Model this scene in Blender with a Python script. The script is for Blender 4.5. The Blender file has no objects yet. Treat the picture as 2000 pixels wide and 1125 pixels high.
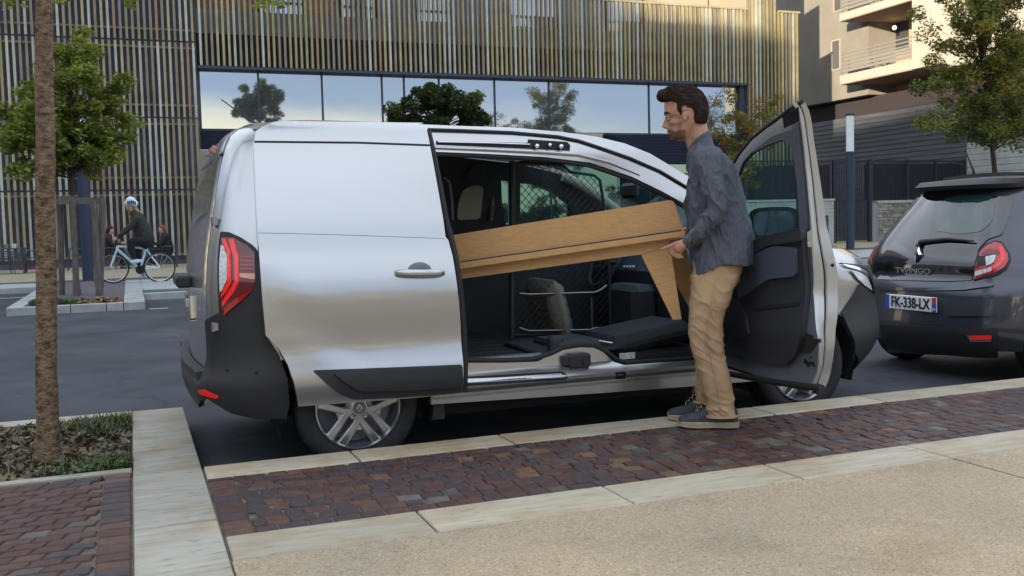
import bpy, bmesh, math, random
import numpy as np
from mathutils import Vector, Matrix, geometry
from math import sin, cos, pi, radians, tan, atan2, sqrt
SC = bpy.context.scene
COL = SC.collection
rnd = random.Random(11)
# ------------------------------------------------------------------ camera
CP = np.array([-1.0298, -4.8319, 1.2188]); YAW, PITCH, ROLL, FPX = 0.3702, -0.0661, -0.0255, 1910.2553
_f = np.array([sin(YAW)*cos(PITCH), cos(YAW)*cos(PITCH), sin(PITCH)])
_r = np.array([cos(YAW), -sin(YAW), 0.]); _u = np.cross(_r, _f)
CR = _r*cos(ROLL)+_u*sin(ROLL); CU = -_r*sin(ROLL)+_u*cos(ROLL); CF = _f
cam_d = bpy.data.cameras.new('camera'); cam = bpy.data.objects.new('camera', cam_d); COL.objects.link(cam)
cam_d.sensor_width = 36; cam_d.lens = FPX/2000*36; cam_d.clip_end = 3000; cam_d.clip_start = .05
cam.matrix_world = Matrix(((CR[0], CU[0], -CF[0], CP[0]), (CR[1], CU[1], -CF[1], CP[1]), (CR[2], CU[2], -CF[2], CP[2]), (0, 0, 0, 1)))
SC.camera = cam
cam_d.dof.use_dof = True; cam_d.dof.focus_distance = 5.6; cam_d.dof.aperture_fstop = 9.0
SC.view_settings.view_transform = 'Standard'; SC.view_settings.look = 'None'
SC.view_settings.exposure = 2.4; SC.view_settings.gamma = 1; SC.view_settings.use_curve_mapping = False
# ------------------------------------------------------------------ sky and sun
BANK = (.85, 1.22, 1.75); VEIL = (2.75, 2.93, 3.2); GLOW = (4.2, 3.2, 1.95)
SUN_EL = radians(7.0); TRAVEL = (.78, .626)               # the low sun shines along TRAVEL
w = bpy.data.worlds.new("World"); SC.world = w; w.use_nodes = True
nt = w.node_tree; nt.nodes.clear()
def N(nt, t, **k):
    n = nt.nodes.new(t)
    for a, b in k.items(): setattr(n, a, b)
    return n
out = N(nt, 'ShaderNodeOutputWorld'); bg = N(nt, 'ShaderNodeBackground'); sky = N(nt, 'ShaderNodeTexSky', sky_type='NISHITA')
sky.sun_disc = False; sky.sun_elevation = SUN_EL
sky.sun_rotation = atan2(-TRAVEL[0], -TRAVEL[1]) % (2*pi)
sky.air_density = 1.0; sky.dust_density = 1.6; sky.ozone_density = 2.2
tc = N(nt, 'ShaderNodeTexCoord'); mp = N(nt, 'ShaderNodeMapping'); mp.inputs['Scale'].default_value = (1.6, 1.6, 9)
no = N(nt, 'ShaderNodeTexNoise'); no.inputs['Scale'].default_value = 1.3; no.inputs['Detail'].default_value = 6; no.inputs['Roughness'].default_value = .55
rp = N(nt, 'ShaderNodeValToRGB'); rp.color_ramp.elements[0].position = .44; rp.color_ramp.elements[1].position = .68
mx = N(nt, 'ShaderNodeMix', data_type='RGBA'); mx.blend_type = 'MIX'
hs = N(nt, 'ShaderNodeMix', data_type='RGBA'); hs.blend_type = 'MULTIPLY'; hs.inputs[0].default_value = 1.0; hs.inputs[7].default_value = (.66, .72, .80, 1)
sz = N(nt, 'ShaderNodeSeparateXYZ'); nt.links.new(tc.outputs['Generated'], sz.inputs[0])
# a slate blue cloud bank stands above the clear sunset glow; higher up a thin bright veil
def sm(a, b, src):
    n_ = N(nt, 'ShaderNodeMapRange', interpolation_type='SMOOTHSTEP'); n_.inputs[1].default_value = a; n_.inputs[2].default_value = b; nt.links.new(src, n_.inputs[0]); return n_.outputs[0]
def mt(op, a, b):
    n_ = N(nt, 'ShaderNodeMath', operation=op)
    for i, v_ in enumerate((a, b)):
        if isinstance(v_, (int, float)): n_.inputs[i].default_value = v_
        else: nt.links.new(v_, n_.inputs[i])
    return n_.outputs[0]
nt.links.new(tc.outputs['Generated'], mp.inputs[0]); nt.links.new(mp.outputs[0], no.inputs['Vector']); nt.links.new(no.outputs[0], rp.inputs[0])
zz = mt('ADD', mt('ADD', sz.outputs[2], mt('MULTIPLY', sz.outputs[0], .11)), mt('MULTIPLY', mt('SUBTRACT', no.outputs[0], .5), .09))
bank = mt('MULTIPLY', sm(.105, .160, zz), .85)
gl = N(nt, 'ShaderNodeMix', data_type='RGBA'); gl.inputs[0].default_value = .62; nt.links.new(sky.outputs[0], gl.inputs[6]); gl.inputs[7].default_value = (*GLOW, 1)
nt.links.new(bank, mx.inputs[0]); nt.links.new(gl.outputs[2], mx.inputs[6]); mx.inputs[7].default_value = (*BANK, 1)
veil = mt('MULTIPLY', sm(.24, .48, zz), mt('ADD', mt('MULTIPLY', rp.outputs[0], .35), .55))
hs.blend_type = 'MIX'; nt.links.new(veil, hs.inputs[0]); nt.links.new(mx.outputs[2], hs.inputs[6]); hs.inputs[7].default_value = (*VEIL, 1)
nt.links.new(hs.outputs[2], bg.inputs[0]); bg.inputs[1].default_value = .12; nt.links.new(bg.outputs[0], out.inputs[0])
sd = bpy.data.lights.new('sun', 'SUN'); sun = bpy.data.objects.new('sun', sd); COL.objects.link(sun)
sd.energy = 2.0; sd.angle = radians(.6); sd.color = (1, .80, .55)
sun.rotation_euler = Vector((TRAVEL[0]*cos(SUN_EL), TRAVEL[1]*cos(SUN_EL), -sin(SUN_EL))).to_track_quat('-Z', 'Y').to_euler()
# ------------------------------------------------------------------ helpers
def proj(P):
    d = np.asarray(P, float)-CP; z = d@CF
    return np.array([1000+FPX*(d@CR)/z, 562.5-FPX*(d@CU)/z])
def at(x, y, ax, v):                                        # the point of a world plane (axis ax = v) seen at photo pixel x, y
    d = CF+(x-1000)/FPX*CR-(y-562.5)/FPX*CU; t = (v-CP[ax])/d[ax]; return CP+t*d
def atp(x, y, p0, n):                                       # same for a free plane through p0 with normal n
    d = CF+(x-1000)/FPX*CR-(y-562.5)/FPX*CU; n = np.asarray(n, float); t = ((np.asarray(p0)-CP)@n)/(d@n); return CP+t*d
def _lm(fn, T, a):
    a = np.array(a, float); p = proj(fn(*a)); e = T-p; E_0 = e@e; lam = 1e-2
    for _ in range(40):
        if E_0 < 4e-4: break
        h = 1e-4; J = np.stack([(proj(fn(a[0]+h, a[1]))-p)/h, (proj(fn(a[0], a[1]+h))-p)/h], 1); A_ = J.T@J
        s = np.linalg.solve(A_+lam*np.diag(np.diag(A_)+1e-3), J.T@e); m = abs(s).max(); s = s*min(1, .2/m) if m > 0 else s
        q = proj(fn(*(a+s))); e2 = T-q
        if np.isfinite(e2).all() and e2@e2 < E_0: a = a+s; p = q; e = e2; E_0 = e@e; lam = max(lam*.3, 1e-6)
        else:
            lam *= 4
            if lam > 1e9: break
    return a, E_0
def inv(fn, x, y, g=(0., 1.)):                              # surface parameters (a, b) that are seen at a photo pixel
    T = np.array([x, y], float); a, e = _lm(fn, T, g)
    if e > 4:
        best = (e, a)
        for da, db in ((.4, 0), (-.4, 0), (.9, 0), (-.9, 0), (0, .35), (0, -.35), (-1.5, .1), (1.5, .1)):
            a2, e2 = _lm(fn, T, (g[0]+da, g[1]+db))
            if e2 < best[0]: best = (e2, a2)
            if e2 < 1: break
        a = best[1]
    return tuple(a)
MATS = {}
def mat(name, col, rough=.6, metal=0., var=0., vs=4., bump=0., bs=40., col2=None, coat=0., spec=.5, detail=4., stretch=(1, 1, 1), tr=0., alpha=1., emit=None, es=0., bd=.02, sub=0., ior=1.45, rvar=0., coords='Object'):
    m = bpy.data.materials.new(name); m.use_nodes = True; t = m.node_tree; b = t.nodes['Principled BSDF']
    b.inputs['Base Color'].default_value = (*col, 1); b.inputs['Roughness'].default_value = rough; b.inputs['Metallic'].default_value = metal
    b.inputs['Coat Weight'].default_value = coat; b.inputs['Coat Roughness'].default_value = .04; b.inputs['Specular IOR Level'].default_value = spec
    b.inputs['Transmission Weight'].default_value = tr; b.inputs['IOR'].default_value = ior; b.inputs['Alpha'].default_value = alpha
    if sub: b.inputs['Subsurface Weight'].default_value = sub; b.inputs['Subsurface Radius'].default_value = (.01, .004, .002); b.inputs['Subsurface Scale'].default_value = 1
    if emit: b.inputs['Emission Color'].default_value = (*emit, 1); b.inputs['Emission Strength'].default_value = es
    if var or bump or rvar:
        c = N(t, 'ShaderNodeTexCoord'); q = N(t, 'ShaderNodeMapping'); q.inputs['Scale'].default_value = stretch
        t.links.new(c.outputs[coords], q.inputs[0])
    if var or rvar:
        n = N(t, 'ShaderNodeTexNoise'); n.inputs['Scale'].default_value = vs; n.inputs['Detail'].default_value = detail; n.inputs['Roughness'].default_value = .6
        t.links.new(q.outputs[0], n.inputs['Vector'])
        oi = N(t, 'ShaderNodeObjectInfo')
    if var:
        r = N(t, 'ShaderNodeValToRGB'); r.color_ramp.elements[0].position = .5-.5*min(.9, .32); r.color_ramp.elements[1].position = .5+.5*.32
        c2 = col2 or tuple(max(0, x*(1-var)) for x in col); c1 = col if col2 else tuple(min(1, x*(1+var*.5)) for x in col)
        r.color_ramp.elements[0].color = (*c2, 1); r.color_ramp.elements[1].color = (*c1, 1)
        t.links.new(n.outputs[0], r.inputs[0]); t.links.new(r.outputs[0], b.inputs['Base Color'])
    if rvar:
        rr = N(t, 'ShaderNodeMapRange'); rr.inputs[3].default_value = max(0, rough-rvar); rr.inputs[4].default_value = min(1, rough+rvar)
        t.links.new(n.outputs[0], rr.inputs[0]); t.links.new(rr.outputs[0], b.inputs['Roughness'])
    if bump:
        n2 = N(t, 'ShaderNodeTexNoise'); n2.inputs['Scale'].default_value = bs; n2.inputs['Detail'].default_value = 5
        bp = N(t, 'ShaderNodeBump'); bp.inputs['Strength'].default_value = bump; bp.inputs['Distance'].default_value = bd
        t.links.new(q.outputs[0], n2.inputs['Vector']); t.links.new(n2.outputs[0], bp.inputs['Height']); t.links.new(bp.outputs[0], b.inputs['Normal'])
    MATS[name] = m; return m
def P4(l): return [tuple(float(c) for c in v) for v in l]
def link(name, me, parent=None):
    o = bpy.data.objects.new(name, me); COL.objects.link(o)
    if parent is not None:
        o.parent = parent
        if parent.type == 'EMPTY': o.matrix_parent_inverse = Matrix.Translation(-parent.location)
    return o
def mk(name, verts, faces, m, parent=None, smooth=0., mi=None):
    me = bpy.data.meshes.new(name); me.from_pydata(P4(verts), [], faces)
    for x in (m if isinstance(m, (list, tuple)) else [m]): me.materials.append(MATS[x] if isinstance(x, str) else x)
    if mi is not None: me.polygons.foreach_set('material_index', mi)
    if smooth:
        me.polygons.foreach_set('use_smooth', [True]*len(me.polygons))
        if smooth < 3: me.set_sharp_from_angle(angle=smooth)
    me.update(); return link(name, me, parent)
def tag(o, label=None, cat=None, group=None, kind=None):
    if label: o['label'] = label
    if cat: o['category'] = cat
    if group: o['group'] = group
    if kind: o['kind'] = kind
    return o
def thing(name, label, cat, loc, group=None):
    e = bpy.data.objects.new(name, None); e.empty_display_size = .2; e.location = tuple(float(c) for c in loc); COL.objects.link(e)
    return tag(e, label, cat, group)
def clone(o, loc=None, rz=None, label=None):                # a copy of a thing with copies of its parts and sub-parts
    c = o.copy(); COL.objects.link(c)
    if loc is not None: c.location = loc
    if rz is not None: c.rotation_euler = (0, 0, rz)
    if label: c['label'] = label
    for ch in list(o.children):
        d = ch.copy(); COL.objects.link(d); d.parent = c
        for g in list(ch.children):
            e = g.copy(); COL.objects.link(e); e.parent = d
    return c
class MB:
    def __init__(s): s.v = []; s.f = []; s.mi = []
    def add(s, v, f, mi=0):
        n = len(s.v); s.v += [tuple(map(float, p)) for p in v]; s.f += [tuple(i+n for i in q) for q in f]; s.mi += [mi]*len(f); return s
    def box(s, x0, x1, y0, y1, z0, z1, mi=0, bev=0.):
        if bev:
            b = bev; P = []
            bm = bmesh.new(); bmesh.ops.create_cube(bm, size=1)
            for v in bm.verts: v.co = Vector(((x0+x1)/2+v.co.x*(x1-x0), (y0+y1)/2+v.co.y*(y1-y0), (z0+z1)/2+v.co.z*(z1-z0)))
            bmesh.ops.bevel(bm, geom=bm.edges[:], offset=b, segments=1, affect='EDGES', profile=.7)
            bm.verts.index_update(); s.add([v.co[:] for v in bm.verts], [[v.index for v in f.verts] for f in bm.faces], mi); bm.free(); return s
        v = [(x, y, z) for z in (z0, z1) for y in (y0, y1) for x in (x0, x1)]
        return s.add(v, [(0, 2, 3, 1), (4, 5, 7, 6), (0, 1, 5, 4), (2, 6, 7, 3), (0, 4, 6, 2), (1, 3, 7, 5)], mi)
    def loft(s, rings, caps=True, mi=0, closed=True):
        n = len(rings[0]); v = [p for r in rings for p in r]; f = []
        for i in range(len(rings)-1):
            for j in range(n if closed else n-1):
                a = i*n+j; b = i*n+(j+1) % n; f.append((a, b, b+n, a+n))
        if caps and closed: f.append(tuple(range(n))[::-1]); f.append(tuple((len(rings)-1)*n+i for i in range(n)))
        return s.add(v, f, mi)
    def tube(s, path, r, n=8, mi=0, caps=True, flat=1., up=None):
        path = [Vector(p) for p in path]; rr = r if isinstance(r, (list, tuple)) else [r]*len(path); rings = []
        U = Vector(up) if up else None
        for i, p in enumerate(path):
            t = (path[min(i+1, len(path)-1)]-path[max(i-1, 0)]).normalized()
            if U is None: U = t.orthogonal().normalized()
            a = (U-t*U.dot(t)).normalized(); b = t.cross(a); U = a
            rings.append([p+(a*cos(2*pi*k/n)*rr[i]*flat+b*sin(2*pi*k/n)*rr[i]) for k in range(n)])
        return s.loft(rings, caps, mi)
    def lathe(s, c, axis, prof, n=24, mi=0, caps=False):     # prof: (radius, offset along axis)
        ax = Vector(axis).normalized(); a = ax.orthogonal().normalized(); b = ax.cross(a); c = Vector(c)
        return s.loft([[c+ax*h+(a*cos(2*pi*k/n)+b*sin(2*pi*k/n))*max(r, 1e-4) for k in range(n)] for r, h in prof], caps, mi)
    def quad(s, a, b, c, d, mi=0): return s.add([a, b, c, d], [(0, 1, 2, 3)], mi)
    def ball(s, c, r, n=10, mi=0, sc=(1, 1, 1), jit=0., R=None):
        c = Vector(c); rings = []
        for i in range(n+1):
            th = pi*i/n; rings.append([c+Vector((sc[0]*r*sin(th)*cos(2*pi*k/n), sc[1]*r*sin(th)*sin(2*pi*k/n), sc[2]*r*cos(th))) for k in range(n)])
        return s.loft(rings, False, mi)
    def rot(s, i0, M):
        s.v = s.v[:i0]+[tuple(M @ Vector(p)) for p in s.v[i0:]]; return s
    def build(s, name, m, parent=None, smooth=0.): return mk(name, s.v, s.f, m, parent, smooth, s.mi)
def smoothstep(a, b, x): t = np.clip((x-a)/(b-a), 0, 1); return t*t*(3-2*t)
def curve(tab):                                             # smooth interpolation through a table
    xs = np.array([t[0] for t in tab], float); ys = np.array([t[1] for t in tab], float)
    m = np.gradient(ys, xs)
    def f(x):
        if x <= xs[0]: return float(ys[0])
        if x >= xs[-1]: return float(ys[-1])
        i = int(np.searchsorted(xs, x)-1); h = xs[i+1]-xs[i]; t = (x-xs[i])/h
        return float((2*t**3-3*t*t+1)*ys[i]+(t**3-2*t*t+t)*h*m[i]+(-2*t**3+3*t*t)*ys[i+1]+(t**3-t*t)*h*m[i+1])
    return f
def resample(L, step, closed=True):
    out = []; n = len(L)
    for i in range(n if closed else n-1):
        a = np.array(L[i], float); b = np.array(L[(i+1) % n], float); k = max(1, int(np.hypot(*(b-a))/step+.5))
        out += [tuple(a+(b-a)*j/k) for j in range(k)]
    if not closed: out.append(tuple(L[-1]))
    return out
def rounded(L, r=.02, n=4):                                 # round the corners of a 2D outline
    out = []; m = len(L)
    for i in range(m):
        p = np.array(L[i], float); a = np.array(L[i-1], float)-p; b = np.array(L[(i+1) % m], float)-p
        la, lb = np.hypot(*a), np.hypot(*b); rr = min(r, la*.45, lb*.45)
        A = p+a/la*rr; B = p+b/lb*rr
        for k in range(n+1):
            t = k/n; out.append(tuple((1-t)**2*A+2*t*(1-t)*p+t*t*B))
    return out
def inside(P, poly):                                        # vectorised point in polygon
    x, y = P[:, 0], P[:, 1]; c = np.zeros(len(P), bool); q = np.array(poly); n = len(q)
    for i in range(n):
        x1, y1 = q[i-1]; x2, y2 = q[i]
        if y1 == y2: continue
        k = ((y1 > y) != (y2 > y)) & (x < (x2-x1)*(y-y1)/(y2-y1)+x1); c ^= k
    return c
def fill2(poly, holes=(), step=.04):
    loops = [resample(poly, step)]+[resample(h, step) for h in holes]; V = []; E = []
    for L in loops:
        n = len(V); V += L; E += [(n+i, n+(i+1) % len(L)) for i in range(len(L))]
    B = np.array(V); x0, y0 = B.min(0); x1, y1 = B.max(0)
    gx, gy = np.meshgrid(np.arange(x0+step*.5, x1, step), np.arange(y0+step*.5, y1, step)); gx = gx+(np.arange(gx.shape[0])[:, None] % 2)*step*.5
    G = np.stack([gx.ravel(), gy.ravel()], 1)
    if len(G):
        k = inside(G, loops[0])
        for h in loops[1:]: k &= ~inside(G, h)
        G = G[k]
    if len(G):
        d = np.full(len(G), 1e9)
        for i in range(0, len(B)): d = np.minimum(d, (G[:, 0]-B[i, 0])**2+(G[:, 1]-B[i, 1])**2)
        G = G[d > (step*.55)**2]
    r = geometry.delaunay_2d_cdt([Vector((float(a), float(b))) for a, b in V+[tuple(g) for g in G]], E, [], 0, 1e-6)
    v = np.array([p[:] for p in r[0]]); F = [tuple(f) for f in r[2]]
    c = np.array([v[list(f)].mean(0) for f in F]); k = inside(c, loops[0])
    for h in loops[1:]: k &= ~inside(c, h)
    F = [f for f, q in zip(F, k) if q]
    return v, F
def sheet(fn, poly, holes=(), step=.04, th=0., flip=False):  # a curved panel: polygon in the parameter plane laid on surface fn, with thickness
    v, F = fill2(poly, holes, step); P = np.array([fn(*p) for p in v], float)
    if flip: F = [f[::-1] for f in F]
    if th:
        Nn = np.zeros_like(P)
        for f in F:
            n = np.cross(P[f[1]]-P[f[0]], P[f[2]]-P[f[0]])
            for i in f: Nn[i] += n
        Nn /= np.maximum(np.linalg.norm(Nn, axis=1), 1e-12)[:, None]
        n0 = len(P); cnt = {}
        for f in F:
            for a, b in zip(f, f[1:]+f[:1]): cnt[(a, b)] = 1
        rim = [(b, a, a+n0, b+n0) for (a, b) in cnt if (b, a) not in cnt]
        P = np.vstack([P, P-Nn*th]); F = F+[tuple(i+n0 for i in f[::-1]) for f in F]+rim
    return P, F
def panel(name, fn, poly, m, parent, holes=(), step=.04, th=0., flip=False, smooth=.6):
    P, F = sheet(fn, poly, holes, step, th, flip); return mk(name, P, F, m, parent, smooth)
def stuff(o): o['kind'] = 'stuff'; return o
# ------------------------------------------------------------------ materials
mat('asphalt', (.036, .043, .055), .85, var=.5, vs=.9, bump=.6, bs=230, bd=.005, detail=14)
mat('asphalt_far', (.07, .076, .086), .8, var=.3, vs=3, bump=.3, bs=120)
t = MATS['asphalt'].node_tree; B = t.nodes['Principled BSDF']; src = B.inputs['Base Color'].links[0].from_socket; c = N(t, 'ShaderNodeTexCoord')
n = N(t, 'ShaderNodeTexNoise'); n.inputs['Scale'].default_value = 340; n.inputs['Detail'].default_value = 2; t.links.new(c.outputs['Object'], n.inputs[0]); r = N(t, 'ShaderNodeValToRGB'); r.color_ramp.elements[0].position = .42; r.color_ramp.elements[1].position = .68; r.color_ramp.elements[0].color = (.75, .75, .75, 1); r.color_ramp.elements[1].color = (1.9, 1.9, 1.85, 1)
t.links.new(n.outputs[0], r.inputs[0]); x = N(t, 'ShaderNodeMix', data_type='RGBA'); x.blend_type = 'MULTIPLY'; x.inputs[0].default_value = 1; t.links.new(src, x.inputs[6]); t.links.new(r.outputs[0], x.inputs[7])
v = N(t, 'ShaderNodeTexVoronoi', feature='DISTANCE_TO_EDGE'); v.inputs['Scale'].default_value = .33; nn = N(t, 'ShaderNodeTexNoise'); nn.inputs['Scale'].default_value = 2.5; nn.inputs['Detail'].default_value = 6; t.links.new(c.outputs['Object'], nn.inputs[0]); va = N(t, 'ShaderNodeVectorMath', operation='ADD'); t.links.new(c.outputs['Object'], va.inputs[0]); t.links.new(nn.outputs['Color'], va.inputs[1]); t.links.new(va.outputs[0], v.inputs['Vector'])
r = N(t, 'ShaderNodeValToRGB'); r.color_ramp.elements[0].position = .002; r.color_ramp.elements[1].position = .007; r.color_ramp.elements[0].color = (.45, .45, .45, 1); t.links.new(v.outputs['Distance'], r.inputs[0]); x2 = N(t, 'ShaderNodeMix', data_type='RGBA'); x2.blend_type = 'MULTIPLY'; x2.inputs[0].default_value = .8
t.links.new(x.outputs[2], x2.inputs[6]); t.links.new(r.outputs[0], x2.inputs[7]); t.links.new(x2.outputs[2], B.inputs['Base Color'])
def travertine(name, a, b):
    m = mat(name, a, .62, var=.3, col2=b, vs=7, detail=10, bump=.25, bs=60, bd=.003, stretch=(.5, 3.2, 1)); t = m.node_tree
    B = t.nodes['Principled BSDF']; src = B.inputs['Base Color'].links[0].from_socket
    # warm stains, pits and a tint that differs from stone to stone
    c = N(t, 'ShaderNodeTexCoord'); n = N(t, 'ShaderNodeTexNoise'); n.inputs['Scale'].default_value = 3.3; n.inputs['Detail'].default_value = 8
    r = N(t, 'ShaderNodeValToRGB'); r.color_ramp.elements[0].position = .45; r.color_ramp.elements[1].position = .72
    r.color_ramp.elements[0].color = (1, 1, 1, 1); r.color_ramp.elements[1].color = (.78, .62, .42, 1)
    t.links.new(c.outputs['Object'], n.inputs[0]); t.links.new(n.outputs[0], r.inputs[0])
    x = N(t, 'ShaderNodeMix', data_type='RGBA'); x.blend_type = 'MULTIPLY'; x.inputs[0].default_value = .8; t.links.new(src, x.inputs[6]); t.links.new(r.outputs[0], x.inputs[7])
    q = N(t, 'ShaderNodeMapping'); q.inputs['Scale'].default_value = (12, 45, 1); t.links.new(c.outputs['Object'], q.inputs[0])
    v = N(t, 'ShaderNodeTexNoise'); v.inputs['Scale'].default_value = 1.; v.inputs['Detail'].default_value = 3
    t.links.new(q.outputs[0], v.inputs['Vector'])
    r2 = N(t, 'ShaderNodeValToRGB'); r2.color_ramp.elements[0].position = .30; r2.color_ramp.elements[1].position = .38; r2.color_ramp.elements[0].color = (.45, .42, .38, 1); r2.color_ramp.elements[1].color = (1, 1, 1, 1)
    t.links.new(v.outputs[0], r2.inputs[0]); y = N(t, 'ShaderNodeMix', data_type='RGBA'); y.blend_type = 'MULTIPLY'; y.inputs[0].default_value = .7
    t.links.new(x.outputs[2], y.inputs[6]); t.links.new(r2.outputs[0], y.inputs[7])
    oi = N(t, 'ShaderNodeObjectInfo'); r3 = N(t, 'ShaderNodeMapRange'); r3.inputs[3].default_value = .86; r3.inputs[4].default_value = 1.08
    t.links.new(oi.outputs['Random'], r3.inputs[0]); z = N(t, 'ShaderNodeVectorMath', operation='SCALE')
    t.links.new(y.outputs[2], z.inputs[0]); t.links.new(r3.outputs[0], z.inputs['Scale']); t.links.new(z.outputs[0], B.inputs['Base Color'])
    return m
travertine('travertine', (.49, .435, .335), (.37, .325, .245))
travertine('travertine_grey', (.415, .395, .335), (.30, .285, .24))
mat('far_kerb', (.32, .35, .35), .8, var=.25, vs=4, bump=.2)
mat('joint', (.13, .105, .075), .95, var=.4, vs=30, bump=.6, bs=200, bd=.004)
for i, c in enumerate([(.088, .043, .036), (.062, .040, .041), (.108, .055, .036), (.088, .074, .064), (.160, .085, .046), (.055, .041, .045), (.125, .115, .095), (.074, .034, .028)]):
    mat('sett_stone_%d' % i, c, .62, var=.4, vs=30, bump=.35, bs=90, bd=.003, detail=8, rvar=.12)
# exposed aggregate concrete: two scales of pebbles
m = mat('aggregate', (.40, .36, .29), .85, bump=.6, bs=150, bd=.004); t = m.node_tree; B = t.nodes['Principled BSDF']
c = N(t, 'ShaderNodeTexCoord'); v = N(t, 'ShaderNodeTexVoronoi'); v.inputs['Scale'].default_value = 190
v2 = N(t, 'ShaderNodeTexVoronoi'); v2.inputs['Scale'].default_value = 95
n = N(t, 'ShaderNodeTexNoise'); n.inputs['Scale'].default_value = .9; n.inputs['Detail'].default_value = 5
for q in (v, v2, n): t.links.new(c.outputs['Object'], q.inputs['Vector'])
sp = N(t, 'ShaderNodeSeparateColor'); t.links.new(v.outputs['Color'], sp.inputs[0])
r = N(t, 'ShaderNodeValToRGB'); e = r.color_ramp.elements; e[0].position = 0; e[0].color = (.20, .17, .13, 1); e[1].position = 1; e[1].color = (.52, .48, .41, 1)
for pp, cc in ((.16, (.34, .28, .19)), (.45, (.38, .32, .222)), (.72, (.43, .36, .248)), (.86, (.41, .27, .16))):
    k = e.new(pp); k.color = (*cc, 1)
t.links.new(sp.outputs[0], r.inputs[0])
r2 = N(t, 'ShaderNodeValToRGB'); r2.color_ramp.elements[0].color = (.86, .88, .86, 1); r2.color_ramp.elements[1].color = (1.12, 1.04, .98, 1); r2.color_ramp.elements[0].position = .35; r2.color_ramp.elements[1].position = .65
t.links.new(n.outputs[0], r2.inputs[0]); x = N(t, 'ShaderNodeMix', data_type='RGBA'); x.blend_type = 'MULTIPLY'; x.inputs[0].default_value = 1
t.links.new(r.outputs[0], x.inputs[6]); t.links.new(r2.outputs[0], x.inputs[7])
r3 = N(t, 'ShaderNodeValToRGB'); r3.color_ramp.elements[0].position = .02; r3.color_ramp.elements[1].position = .3; r3.color_ramp.elements[0].color = (.7, .7, .7, 1)
t.links.new(v2.outputs['Distance'], r3.inputs[0]); x2 = N(t, 'ShaderNodeMix', data_type='RGBA'); x2.blend_type = 'MULTIPLY'; x2.inputs[0].default_value = .5
t.links.new(x.outputs[2], x2.inputs[6]); t.links.new(r3.outputs[0], x2.inputs[7]); st = N(t, 'ShaderNodeTexNoise'); st.inputs['Scale'].default_value = 2.6; st.inputs['Detail'].default_value = 9; st.inputs['Roughness'].default_value = .7; t.links.new(c.outputs['Object'], st.inputs['Vector'])
r4 = N(t, 'ShaderNodeValToRGB'); r4.color_ramp.elements[0].position = .52; r4.color_ramp.elements[1].position = .70; r4.color_ramp.elements[0].color = (1, 1, 1, 1); r4.color_ramp.elements[1].color = (.80, .77, .73, 1); t.links.new(st.outputs[0], r4.inputs[0])
x3 = N(t, 'ShaderNodeMix', data_type='RGBA'); x3.blend_type = 'MULTIPLY'; x3.inputs[0].default_value = 1; t.links.new(x2.outputs[2], x3.inputs[6]); t.links.new(r4.outputs[0], x3.inputs[7])
sv = N(t, 'ShaderNodeTexVoronoi'); sv.inputs['Scale'].default_value = 4.2; t.links.new(c.outputs['Object'], sv.inputs['Vector']); r5 = N(t, 'ShaderNodeValToRGB'); r5.color_ramp.elements[0].position = .022; r5.color_ramp.elements[1].position = .032; r5.color_ramp.elements[0].color = (.35, .33, .30, 1); r5.color_ramp.elements[1].color = (1, 1, 1, 1); t.links.new(sv.outputs['Distance'], r5.inputs[0])
x4 = N(t, 'ShaderNodeMix', data_type='RGBA'); x4.blend_type = 'MULTIPLY'; x4.inputs[0].default_value = .8; t.links.new(x3.outputs[2], x4.inputs[6]); t.links.new(r5.outputs[0], x4.inputs[7]); t.links.new(x4.outputs[2], B.inputs['Base Color'])
mat('soil', (.075, .055, .04), .95, var=.5, vs=20, bump=1., bs=50)
mat('white_paint', (.62, .64, .64), .7, var=.3, vs=14)
mat('sand_pavement', (.30, .27, .19), .9, var=.15, vs=2)
mat('far_setts', (.11, .10, .11), .8, var=.5, vs=9, stretch=(1, 4, 1))
# ------------------------------------------------------------------ ground
def flat(name, x0, x1, y0, y1, z, m, parent=None, kind='structure'):
    o = MB().quad((x0, y0, z), (x1, y0, z), (x1, y1, z), (x0, y1, z)).build(name, m, parent)
    if kind: o['kind'] = kind
    return o
KH = .12
flat('road', -400, 400, -0.099, 600, 0, 'asphalt')
flat('terrain', -400, 400, -600, -.12, -.06, 'asphalt_far')
# pavement of exposed aggregate, two slabs with an expansion joint
mb = MB()
mb.box(-.765, 2.345, -40, -1.511, 0, KH-.002); mb.box(2.357, 60, -40, -1.511, 0, KH-.002); mb.box(-60, -.775-.3, -40, -1.62, 0, KH-.004)
o = mb.build('pavement', 'aggregate'); o['kind'] = 'structure'
o = MB().box(-60, 60, -1.63, -.12, -.02, KH-.011).build('paving_bed', 'joint'); o['kind'] = 'structure'
o = MB().box(-60, -.772, -.12, 1.6-.01, -.02, KH-.02).build('planter_bed', 'soil'); o['kind'] = 'structure'
def stones(name, lst, m, par):                              # each stone slab its own object, pieces slightly uneven
    for (x0, x1, y0, y1, z0, z1) in lst:
        d = rnd.uniform(-.0015, .0015); MB().box(x0, x1, y0, y1, z0, z1+d, bev=.004).build(name, m, par)
K = tag(bpy.data.objects.new('kerb', None), kind='structure'); COL.objects.link(K)
g = .009; L = []; xs = [-.765, -.07]+[-.07+.78*k for k in range(1, 24)]
for a, b in zip(xs, xs[1:]): L.append((a+g/2, b-g/2, -.331, -.095, -.02, KH))
stones('kerb_stone', L, 'travertine', K)
K2 = tag(bpy.data.objects.new('paving_border', None), kind='structure'); COL.objects.link(K2)
L = []; xs = [-.765, -.05]+[-.05+.80*k for k in range(1, 16)]
for a, b in zip(xs, xs[1:]): L.append((a+g/2, b-g/2, -1.505, -1.226, 0, KH))
stones('border_slab', L, 'travertine', K2)
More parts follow.
